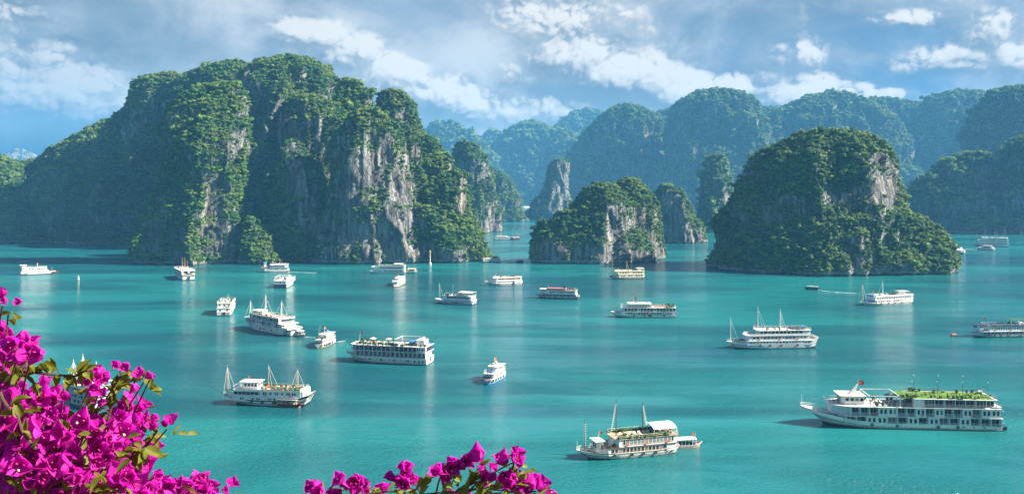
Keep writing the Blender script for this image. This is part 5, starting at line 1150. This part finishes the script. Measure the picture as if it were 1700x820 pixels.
# partly hidden ship behind the blossom
boat('cruise_boat', 'tall balconied white ship with three masts half hidden by pink blossom', 'cruise boat', (121, 664), (172, 676.5), 6.8, fb=2.2, rake=1.8, srake=.9, rise=.7, srise=.9, hull='bluewhite', stripe=[(.82, .9, 'navy')], boot='navy', bulwark=.6,
     levels=[dict(x=(122, 172), h=1.9, kind='gallery', bays=9, nose=1.4, w=.97, wall='navy', mat='bluewhite', rail='bluewhite', dp=.7), dict(x=(120, 173), h=1.9, kind='gallery', bays=9, nose=1.2, w=.97, wall='navy', mat='bluewhite', rail='bluewhite', dp=.7)],
     extras=[('rail', 1, 'white', .9), ('mast', 122, 5.5, 6.0, 'canvas', dict(reach=.2)), ('mast', 138, 5.5, 8.2, 'canvas', dict(reach=.2)), ('mast', 160, 5.5, 6.8, 'canvas', dict(reach=.2)), ('parapet', 1, 'cream', .5), ('awning', 1, 150, 171, 'canvas', 1.7, .2), ('transom', (-.2, 1.2, 1.6, 1.2, 'navy'))])
# channel and far anchorage
boat('houseboat', 'low white floating house with planted roof at the tip of the broad island', 'houseboat', (800, 434.5), (830, 434), 6.4, fb=1.0, rake=.5, rise=.2, boot='navy', bluff=.15,
     levels=[dict(x=(801, 830), h=2.3, win=7, ws=(1.3, .8), nose=.3, w=.95)], extras=[('plants', 0, 816, 828, 6, 1.4), ('box', 'roof_store', 'darkwood', 818, 826, -.6, .6, 2.9, 4.4), ('flag', 821, 4.4, 1.8, 0, .7), ('rail', 0, 'white', .8)])
boat('sampan', 'dark little fishing boat with long pole at the channel mouth', 'fishing boat', (857, 436), (867, 435.4), 2.6, fb=1.2, rake=.8, rise=.4, hull='navy', boot='black', levels=[dict(x=(860, 866), h=1.5, mat='darkwood', win=2, ws=(.7, .5), nose=.2)], extras=[('box', 'towing_pole', 'darkwood', 845, 858, -.08, .08, .5, .68)])
boat('passenger_boat', 'white flat-roofed boat anchored in the channel', 'passenger boat', (820.5, 398.2), (846, 398), 6.6, fb=1.5, rake=1.2, rise=.4, boot='maroon',
     levels=[dict(x=(821, 846), h=2.4, win=8, ws=(1.2, .8), nose=.6, w=.95), dict(x=(824, 842), h=1.6, win=6, ws=(1.2, .7), nose=.6, w=.9)], extras=[('flag', 832, 5, 2, 0, 1)])
boat('fishing_boat', 'dark red-decked boat with two poles next to the white boat in the channel', 'fishing boat', (848, 398.6), (862, 398.2), 5.0, fb=1.7, rake=1.2, rise=.7, hull='navy', boot='black',
     levels=[dict(x=(850, 861), h=2.3, win=3, ws=(1.2, .9), nose=.4, w=.9, mat='maroon', roof='white')], extras=[('mast', 851, 3, 11, 'grey', dict(stays=(), r=.12)), ('mast', 858, 3, 7, 'grey', dict(stays=(), r=.12)), ('flag', 861.5, 3.4, 4, .1, 1.6)])
boat('cruise_ship', 'far white three-deck ship with three masts before the hazy range', 'cruise ship', (1621, 408.6), (1674, 410), 10.0, fb=2.8, rake=3.5, srake=.6, rise=.8, srise=.4, boot='navy', transom=.95, hull='white',
     levels=[dict(x=(1624, 1674), h=2.5, win=11, ws=(1.5, 1.1), nose=2, w=.97), dict(x=(1623, 1674), h=2.5, win=11, ws=(1.5, 1.1), nose=2, w=.97), dict(x=(1630, 1673), h=2.4, win=9, ws=(1.5, 1.0), nose=2, w=.95)],
     extras=[('rail', 2, 'white', 1), ('mast', 1622, 4, 11, 'maroon', dict(reach=.15, r=.2)), ('mast', 1636, 10, 11, 'maroon', dict(reach=.2, r=.2)), ('mast', 1654, 10, 9, 'maroon', dict(reach=.2, r=.2)), ('mast', 1668, 10, 11, 'maroon', dict(reach=.2, r=.2)), ('transom', (0, 1, 2, 2.4, 'navy')), ('plants', 2, 1634, 1670, 8, 1.4)])
boat('tour_boat', 'small white motor launch passing in front of the far three-deck ship', 'tour boat', (1623, 414.5), (1650, 415.8), 5.0, fb=1.5, rake=1.6, rise=.4, boot='navy', hull='bluewhite',
     levels=[dict(x=(1626, 1649), h=2.2, win=8, ws=(1.4, .8), nose=.8, w=.95), dict(x=(1632, 1646), h=1.6, kind='open', bays=4, nose=.3, w=.8, bench='maroon')], extras=[])
boat('cruise_boat', 'white terraced boat mostly hidden behind the slope of the domed island', 'cruise boat', (1599, 422), (1558, 417.5), 7.0, fb=2.0, rake=2.0, rise=.5, boot='navy',
     levels=[dict(x=(1598, 1560), h=2.4, win=9, ws=(1.4, .9), nose=.8, w=.96), dict(x=(1593, 1560), h=2.3, win=8, ws=(1.4, .9), nose=.6, w=.94), dict(x=(1585, 1560), h=2.2, win=6, ws=(1.4, .9), nose=.6, w=.92)], extras=[('rail', 2, 'white', .9), ('mast', 1573, 9, 5, 'white', dict(stays=(), r=.15))])
boat('cruise_ship', 'tiny white ship at the far end of the channel', 'cruise ship', (862, 336.5), (872, 336), 12, fb=4, rake=5, rise=1, boot='navy',
     levels=[dict(x=(.1, .98), h=4, win=8, ws=(2.4, 1.2), nose=2, w=.95), dict(x=(.2, .95), h=4, win=7, ws=(2.4, 1.2), nose=2, w=.9)], extras=[])
boat('barge', 'tiny red-roofed barge beyond the gap beside the rock spire', 'barge', (866, 345), (878, 344.6), 10, fb=2, rake=1, rise=.4, boot='black', hull='white',
     levels=[dict(x=(.08, .95), h=3.0, win=6, ws=(2, 1.2), nose=1, w=.95, roof='red')], extras=[])

# ------------------------------------------------------------------ buoys, beacon, wakes
def buoy(name, label, px, py, col, kind):
    root = bpy.data.objects.new(name, None); COL.objects.link(root); root.location = sea_point(px, py); tag(root, label, 'buoy')
    b = MB()
    if kind == 'cone':
        b.mat(M[col]).tube((0, 0, -.3), (0, 0, .5), .8, .75, 12).build('float', None, root)
        c = MB(); c.mat(M[col]).tube((0, 0, .7), (0, 0, 2.3), .55, .10, 10); c.build('cone_mark', None, root)
    else:
        b.mat(M[col]).tube((-1.0, 0, .3), (1.0, 0, .3), .75, .75, 12); b.ring((-.5, 0, .3), .76, .06, 'x', 12); b.ring((.5, 0, .3), .76, .06, 'x', 12); b.build('float', None, root)
        MB().ring((0, 0, 1.15), .22, .05).build('mooring_ring', M['black'], root)
    return root
buoy('channel_buoy', 'small cream cone buoy floating alone at left', 130, 463, 'cream', 'cone')
buoy('mooring_buoy', 'dark red drum buoy floating off the dark-trimmed boat', 1583, 557.5, 'maroon', 'drum')
root = bpy.data.objects.new('navigation_beacon', None); COL.objects.link(root); root.location = sea_point(714, 438.5); tag(root, 'tall yellow and white banded marker post at the foot of the broad island', 'beacon')
MB().tube((0, 0, -2), (0, 0, 1.2), 1.3, 1.1, 12).build('plinth', M['white'], root)
b = MB()
for i in range(8): b.mat(M[('white', 'yellow')[i % 2]]).tube((0, 0, 1.2 + i), (0, 0, 2.2 + i - .003), .42 - .015 * i, .42 - .015 * (i + 1), 10)
b.build('post', None, root)
b = MB(); b.mat(M['yellow']).tube((0, 0, 9.2), (0, 0, 9.45), 1.0, 1.0, 12).tube((0, 0, 10.4), (0, 0, 11.6), .55, .04, 8).tube((0, 0, 9.45), (0, 0, 10.4), .3, .3, 8); b.build('lantern', None, root)

m_foam, q, bb = new_mat('wake_foam')
geo = q.new('ShaderNodeNewGeometry').outputs['Position']
fn = q.noise(q.mapping(geo, scale=(.8, .8, 1)), 1.0, 6, .7)
q.put(bb.inputs['Base Color'], q.mix(q.ramp01(fn, .40, .62), (.0012, .11, .115), (.50, .56, .56))); bb.inputs['Roughness'].default_value = .35
def wake(label, pts, w0, w1, z=.02):
    """low band of churned water along a line of waterline points"""
    P = [sea_point(*p) for p in pts]; n = 40; vs = []; rg = np.random.default_rng(int(pts[0][0]))
    cum = np.concatenate([[0], np.cumsum([(b_ - a_).length for a_, b_ in zip(P, P[1:])])])
    X = np.array([p.x for p in P]); Y = np.array([p.y for p in P])
    for i in range(n + 1):
        t = i / n * cum[-1]; x, y = np.interp(t, cum, X), np.interp(t, cum, Y); x2, y2 = np.interp(min(t + 1, cum[-1]), cum, X), np.interp(min(t + 1, cum[-1]), cum, Y)
        x1_, y1_ = np.interp(max(t - 1, 0), cum, X), np.interp(max(t - 1, 0), cum, Y); dx, dy = x2 - x1_, y2 - y1_; l = math.hypot(dx, dy) or 1
        w_ = (w0 + (w1 - w0) * i / n) * rg.uniform(.55, 1.2) * min(1, (n - i) / 6 + .05)
        vs += [(x - dy / l * w_, y + dx / l * w_, z - .05), (x, y, z + .10), (x + dy / l * w_, y - dx / l * w_, z - .05)]
    qd = []
    for i in range(n): a = i * 3; qd += [(a, a + 1, a + 4, a + 3), (a + 1, a + 2, a + 5, a + 4)]
    o = link('boat_wake', np_mesh('boat_wake', vs, quads=qd), m_foam); tag(o, label, None, None, 'stuff')
wake('white wake behind the small dark motor boat', [(1358, 481.5), (1375, 483.5), (1400, 485.5), (1426, 487)], .7, 1.6)
wake('short wake behind the little tour boat by the white ship', [(553, 568.5), (562, 567), (574, 565.5)], .5, .8)
wake('thin wake left of the same tour boat', [(506, 558.8), (516, 559.4), (527, 560)], .25, .25)
wake('wake of the tour boat with the tower', [(480, 450.8), (500, 452), (526, 452.6)], .5, 1.2)
wake('wake line of the far launch', [(1622, 414.2), (1604, 413.4), (1582, 413)], .5, .5)
# ------------------------------------------------------------------ viewpoint hillside and bougainvillea
def hill_z(x, y):
    d = max(0.0, y - 1.3); a = abs(x) * .05
    return CAM_H - 1.65 - a - .28 * d - (0.0 if d < 1.5 else (d - 1.5) * .95)
hv, hq = [], []; nx, ny = 46, 46
for j in range(ny + 1):
    yy = -14 + 19 * (j / ny) if j < 38 else 1.7 + (j - 38) * (2.2 + (j - 38) * .85)
    for i in range(nx + 1):
        xx = -26 + 52 * i / nx
        hv.append((xx, yy, hill_z(xx, yy)))
hv = np.array(hv); nn = fbm(hv / 3.0, 4, 2) * .35; hv[:, 2] += np.minimum(nn, .12)
for j in range(ny):
    for i in range(nx):
        a = j * (nx + 1) + i; hq.append((a, a + 1, a + nx + 2, a + nx + 1))
m_soil, q, b = new_mat('hillside_soil')
geo = q.new('ShaderNodeNewGeometry').outputs['Position']; n = q.noise(geo, 2.5, 6, .65)
q.put(b.inputs['Base Color'], q.mix(q.ramp01(n, .35, .65), (.10, .075, .045), (.03, .05, .015))); b.inputs['Roughness'].default_value = .95
tag(link('hillside', np_mesh('hillside', hv, quads=hq), m_soil), 'steep scrubby slope below the viewpoint', None, None, 'structure')

def petal_mat(name, col, tcol, fac):
    m, q, b = new_mat(name)
    oi = q.new('ShaderNodeObjectInfo'); co = q.new('ShaderNodeTexCoord').outputs['Object']
    n = q.noise(co, 60, 4, .6); v = q.noise(q.mapping(co, scale=(40, 40, 260)), 1.0, 3, .5)
    c = q.mix(q.ramp01(q.math('ADD', q.math('MULTIPLY', n, .5), q.math('MULTIPLY', oi.outputs['Random'], .6)), .2, .9), tuple(x * .72 for x in col), (min(1, col[0] * 1.45 + .02), col[1] * 1.5 + .02, min(1, col[2] * 1.4 + .03)))
    c = q.mix(q.math('MULTIPLY', q.ramp01(v, .55, .7), .25), c, tuple(x * .6 for x in col))
    pn = q.noise(q.new('ShaderNodeNewGeometry').outputs['Position'], 16, 3, .6)
    c = q.mix(q.math('MULTIPLY', q.ramp01(pn, .50, .70), .55), c, (min(1, col[0] * 1.5 + .05), col[1] * 1.3 + .045, min(1, col[2] * 1.45 + .06)))
    c = q.mix(q.math('MULTIPLY', q.ramp01(pn, .30, .44, True, 1.0, 0.0), .45), c, tuple(x * .55 for x in col))
    q.put(b.inputs['Base Color'], c); b.inputs['Roughness'].default_value = .62; b.inputs['Specular IOR Level'].default_value = .18
    tr = q.new('ShaderNodeBsdfTranslucent'); tr.inputs[0].default_value = (*tcol, 1)
    mx = q.new('ShaderNodeMixShader'); mx.inputs[0].default_value = fac
    q.l.new(b.outputs[0], mx.inputs[1]); q.l.new(tr.outputs[0], mx.inputs[2]); q.l.new(mx.outputs[0], q.n['Material Output'].inputs[0])
    return m
m_bract = petal_mat('magenta_bract', (.43, .009, .295), (.72, .015, .53), .52)
m_bleaf = petal_mat('bush_leaf', (.12, .14, .014), (.30, .30, .02), .30)
m_stem, q, b = new_mat('woody_stem'); b.inputs['Base Color'].default_value = (.075, .035, .022, 1); b.inputs['Roughness'].default_value = .8
m_floret, q, b = new_mat('cream_floret'); b.inputs['Base Color'].default_value = (.50, .42, .22, 1)
m_tube, q, b = new_mat('flower_tube'); b.inputs['Base Color'].default_value = (.30, .008, .12, 1)

def petal(L, W, cup, bend, rg, tip=1.0, nu=7, nv=5):
    """pointed ovate blade along +x from the origin, folded on its midrib"""
    V, Fq = [], []; ph = rg.uniform(0, 6.28); wv = rg.uniform(.04, .10)
    for i in range(nu + 1):
        u = i / nu; w_ = W * (math.sin(math.pi * min(1, u ** .72)) ** .85 if 0 < u < 1 else 0) * .5
        for j in range(nv + 1):
            v = j / nv * 2 - 1
            V.append((L * u * (1 - .06 * abs(v)), w_ * v, cup * L * (v * v) * math.sin(math.pi * u) ** .7 + bend * L * u * u + wv * L * math.sin(ph + 5 * u + 3 * v) * abs(v) * u))
    for i in range(nu):
        for j in range(nv): a = i * (nv + 1) + j; Fq.append((a, a + 1, a + nv + 2, a + nv + 1))
    return V, Fq
def rot_to(V, M_): return [tuple(M_ @ Vector(v)) for v in V]
def flower_mesh(seed):
    rg = np.random.default_rng(seed); b = MB()
    b.mat(m_bract); op = rg.uniform(.55, 1.0)
    for k in range(3):
        V, Fq = petal(  .042 * rg.uniform(.88, 1.12), .036 * rg.uniform(.9, 1.15), .28, rg.uniform(-.05, .28), rg)
        Mx = Matrix.Rotation(2 * math.pi * k / 3 + rg.normal(0, .12), 4, 'Z') @ Matrix.Rotation(-(math.pi / 2 - op * rg.uniform(.8, 1.15)), 4, 'Y')
        b.add(rot_to(V, Mx), Fq)
    for k in range(3):
        a = 2 * math.pi * k / 3 + .5; c = Vector((math.cos(a) * .004, math.sin(a) * .004, .003)); e = Vector((math.cos(a) * .008, math.sin(a) * .008, .024 + .004 * k))
        b.mat(m_tube).tube(c, e, .0011, .0017, 5)
        if rg.random() < .12: b.mat(m_floret).tube(e, e + Vector((0, 0, .0012)), .0012, .0034, 6)
    return b.mesh('blossom', None, True)
FLOW = [flower_mesh(900 + i) for i in range(9)]

def bush(name, label, root_px, heroes, fill_poly, n_fill, sprays, seed, leaf_fill=0):
    rg = np.random.default_rng(seed); rnd = random.Random(seed)
    def pt(px, py, Y): return Vector(((px - CX) / F_PX * Y, Y, CAM_H - (py - HORIZON) / F_PX * Y))
    base = pt(*root_px); base.z = hill_z(base.x, base.y) - .03
    root = bpy.data.objects.new(name, None); COL.objects.link(root); root.location = base; tag(root, label, 'flowering shrub')
    blooms = []; lv = MB()
    def curve(p, q_, r0, r1, sag=.12, n=7):
        d = q_ - p; k = Vector((rg.normal(0, .06), rg.normal(0, .06), sag)) * d.length; stems = MB(); pts = [p + d * t + k * math.sin(math.pi * t) * (1 - t * .3) for t in [i / n for i in range(n + 1)]]
        for i in range(n): stems.tube(pts[i] - base, pts[i + 1] - base, r0 + (r1 - r0) * i / n, r0 + (r1 - r0) * (i + 1) / n, 5)
        stems.build('branch', m_stem, root)
        return pts
    def leaf(p, dirv, s):
        V, Fq = petal(s, s * .52, .18, rg.uniform(-.25, .05), rg, 1, 5, 4)
        qv = Vector(dirv).to_track_quat('X', 'Z').to_matrix().to_4x4() @ Matrix.Rotation(rg.uniform(-.9, .9), 4, 'X')
        lv.add([tuple(Vector(v) + p - base) for v in rot_to(V, qv)], Fq)
    trunks = []
    for k in range(5):
        t = base + Vector((rg.normal(0, .25), rg.normal(0, .2), .55 + .1 * k)); curve(base, t, .016, .010, .05); trunks.append(t)
    def bloom(p, s):
        blooms.append((p, s))
    for (px, py, size, Y) in heroes:
        c = pt(px, py, Y); s = size / 43 * Y / 2.0; n = 3 if size > 32 else 2
        near = min(trunks, key=lambda t: (t - c).length); st = near.lerp(c, .35); curve(st, c - Vector((0, 0, .012)), .0035, .0016, .05); 
        for i in range(n): bloom(c + Vector((rg.normal(0, .012), rg.normal(0, .014), rg.normal(0, .010))) * s, s * rg.uniform(.82, 1.12))
        for i in range(2): leaf(c + Vector((rg.normal(0, .02), .02, -.03)), (rg.normal(), rg.normal() * .5, rg.normal() * .4 - .1), rg.uniform(.025, .042))
    poly = fill_poly
    def inside(x, y):
        r = False; j = len(poly) - 1
        for i in range(len(poly)):
            if (poly[i][1] > y) != (poly[j][1] > y) and x < (poly[j][0] - poly[i][0]) * (y - poly[i][1]) / (poly[j][1] - poly[i][1]) + poly[i][0]: r = not r
            j = i
        return r
    x0, x1 = min(p[0] for p in poly), max(p[0] for p in poly); y0, y1 = min(p[1] for p in poly), max(p[1] for p in poly)
    k = 0; inner = []
    while k < n_fill:
        x, y = rg.uniform(x0, x1), rg.uniform(y0, y1)
        if inside(x, y):
            Y = rg.uniform(1.75, 2.75); bloom(pt(x, y, Y), rg.uniform(.80, 1.18)); inner.append((x, y, Y)); k += 1
    for i in range(leaf_fill):
        x, y, Y = inner[rg.integers(0, len(inner))]
        p = pt(x + rg.normal(0, 8), y + abs(rg.normal(0, 10)), Y + rg.uniform(-.12, .25)); leaf(p, (rg.normal(), rg.normal() * .6, rg.normal() * .6), rg.uniform(.025, .050))
    for i in range(16 if inner else 0):
        x, y, Y = inner[rg.integers(0, len(inner))]; c = pt(x, y, Y + .05); near = min(trunks, key=lambda t: (t - c).length); curve(near.lerp(c, .3), c, .004, .002, .06)
    # named leafy shoots: list of photo points with a distance
    for pts, Y, nl, ls in sprays:
        P = [pt(px, py, Y) for px, py in pts]
        for a, c in zip(P, P[1:]): curve(a, c, .0030, .0022, .02, 5)
        for i in range(nl):
            t = (i + rg.uniform(.1, .9)) / nl * (len(P) - 1); a = min(int(t), len(P) - 2); p = P[a].lerp(P[a + 1], t - a); d = (P[a + 1] - P[a]).normalized()
            leaf(p, d * .5 + Vector((rg.normal() * .7, rg.normal() * .6, rg.choice([-1, 1]) * rg.uniform(.3, 1))), ls * rg.uniform(.7, 1.2))
    lv.build('foliage', m_bleaf, root, True)
    # the blossoms standing nearest are parts of their own, the rest one mass
    blooms.sort(key=lambda t: t[0].y / t[1])
    rest_v, rest_f, rest_m = [], [], []
    mats = None; off = 0
    for i, (p, s) in enumerate(blooms):
        me = FLOW[rg.integers(0, len(FLOW))]
        face = Vector((rg.normal(0, .75) + .2, -1.0 + rg.normal(0, .45), rg.normal(.45, .55))); qt = face.to_track_quat('Z', 'Y').to_matrix().to_4x4() @ Matrix.Rotation(rg.uniform(0, 6.28), 4, 'Z')
        mw = Matrix.Translation(p - base) @ qt @ Matrix.Scale(s * rg.uniform(.66, 1.0), 4)
        if i < 98:
            o = bpy.data.objects.new('blossom', me); COL.objects.link(o); o.parent = root; o.matrix_local = mw
        else:
            n = len(me.vertices); co = np.zeros(n * 3, np.float32); me.vertices.foreach_get('co', co); co = co.reshape(-1, 3)
            A = np.array(mw); rest_v.append(co @ A[:3, :3].T + A[:3, 3])
            for f in me.polygons: rest_f.append([v + off for v in f.vertices]); rest_m.append(f.material_index)
            off += n
    if rest_v:
        me = bpy.data.meshes.new('blossom_mass'); me.from_pydata(np.vstack(rest_v).tolist(), [], rest_f)
        for m in FLOW[0].materials: me.materials.append(m)
        me.polygons.foreach_set('material_index', rest_m); me.polygons.foreach_set('use_smooth', [True] * len(rest_f)); me.update()
        o = bpy.data.objects.new('blossom_mass', me); COL.objects.link(o); o.parent = root; o['kind'] = 'stuff'
    return root
bush('bougainvillea_bush', 'large magenta bougainvillea filling the lower left corner', (60, 900, 2.3),
     [(4, 497, 34, 1.7), (14, 508, 26, 1.75), (6, 540, 36, 1.8), (4, 575, 52, 1.8), (36, 562, 54, 1.7), (52, 580, 50, 1.7), (30, 592, 48, 1.75), (12, 605, 40, 1.8), (152, 628, 50, 1.8), (166, 636, 40, 1.85), (202, 613, 32, 1.9), (238, 626, 30, 1.9), (248, 622, 18, 1.9),
      (262, 705, 34, 1.9), (278, 702, 30, 1.9), (163, 664, 34, 1.9), (212, 662, 34, 2.0), (226, 676, 36, 2.0), (240, 690, 34, 2.0), (218, 700, 36, 2.0), (224, 722, 38, 2.0), (104, 698, 40, 1.9), (88, 660, 40, 1.9), (72, 668, 44, 1.9), (60, 650, 50, 1.8), (34, 664, 54, 1.7), (20, 700, 56, 1.7), (72, 700, 60, 1.75), (50, 735, 56, 1.75), (244, 738, 36, 2.1), (236, 780, 46, 1.9), (180, 735, 40, 2.0), (150, 712, 44, 2.0),
      (270, 805, 44, 1.9), (300, 808, 42, 1.9), (322, 800, 34, 1.95), (350, 814, 30, 1.95), (382, 810, 30, 1.95), (330, 818, 36, 1.95), (130, 790, 56, 1.7), (200, 800, 56, 1.75), (90, 780, 56, 1.75), (30, 790, 60, 1.7), (165, 770, 50, 1.8)],
     [(0, 570), (26, 600), (44, 645), (80, 672), (115, 702), (150, 700), (170, 690), (205, 690), (236, 712), (228, 760), (246, 800), (330, 805), (370, 818), (370, 850), (0, 850)], 780,
     [([(0, 632), (60, 618), (125, 624), (146, 614)], 1.75, 20, .034), ([(150, 775), (172, 715), (190, 655), (203, 618)], 1.95, 30, .034), ([(222, 768), (245, 735), (262, 712)], 1.95, 12, .028), ([(203, 640), (222, 628), (238, 628)], 1.92, 8, .026), ([(60, 745), (30, 690), (0, 650)], 1.65, 8, .036),
      ([(205, 790), (222, 750), (240, 745)], 1.85, 16, .042), ([(100, 730), (130, 700), (150, 690)], 1.9, 14, .034), ([(20, 600), (40, 622), (60, 640)], 1.75, 10, .036)], 5, 360)
bush('bougainvillea_bush', 'sparse magenta bougainvillea sprigs along the bottom edge left of centre', (700, 960, 2.4),
     [(548, 800, 40, 2.2), (560, 812, 40, 2.2), (530, 815, 36, 2.2), (585, 800, 34, 2.2), (600, 812, 36, 2.2), (610, 800, 22, 2.2), (655, 800, 42, 2.1), (672, 788, 38, 2.1), (682, 800, 34, 2.1), (730, 776, 40, 2.0), (742, 772, 34, 2.0), (756, 782, 36, 2.0), (794, 768, 44, 2.0), (806, 778, 36, 2.0), (852, 758, 34, 1.95), (860, 768, 28, 1.95), (832, 786, 46, 1.95), (846, 796, 36, 1.95),
      (878, 788, 40, 2.0), (890, 806, 40, 2.0), (862, 808, 36, 2.0), (816, 808, 32, 2.05), (770, 818, 32, 2.05), (906, 816, 26, 2.0), (632, 820, 30, 2.2)],
     [(520, 830), (910, 830), (910, 860), (520, 860)], 22,
     [([(690, 822), (770, 815), (830, 806), (880, 798)], 2.0, 9, .036), ([(738, 818), (736, 795), (734, 782)], 2.0, 5, .034), ([(800, 800), (805, 790), (796, 776)], 2.0, 4, .040), ([(600, 822), (650, 815), (690, 812)], 2.15, 5, .03), ([(852, 800), (850, 780), (853, 765)], 1.95, 4, .03), ([(760, 812), (790, 800), (815, 798)], 2.0, 5, .04)], 8, 20)
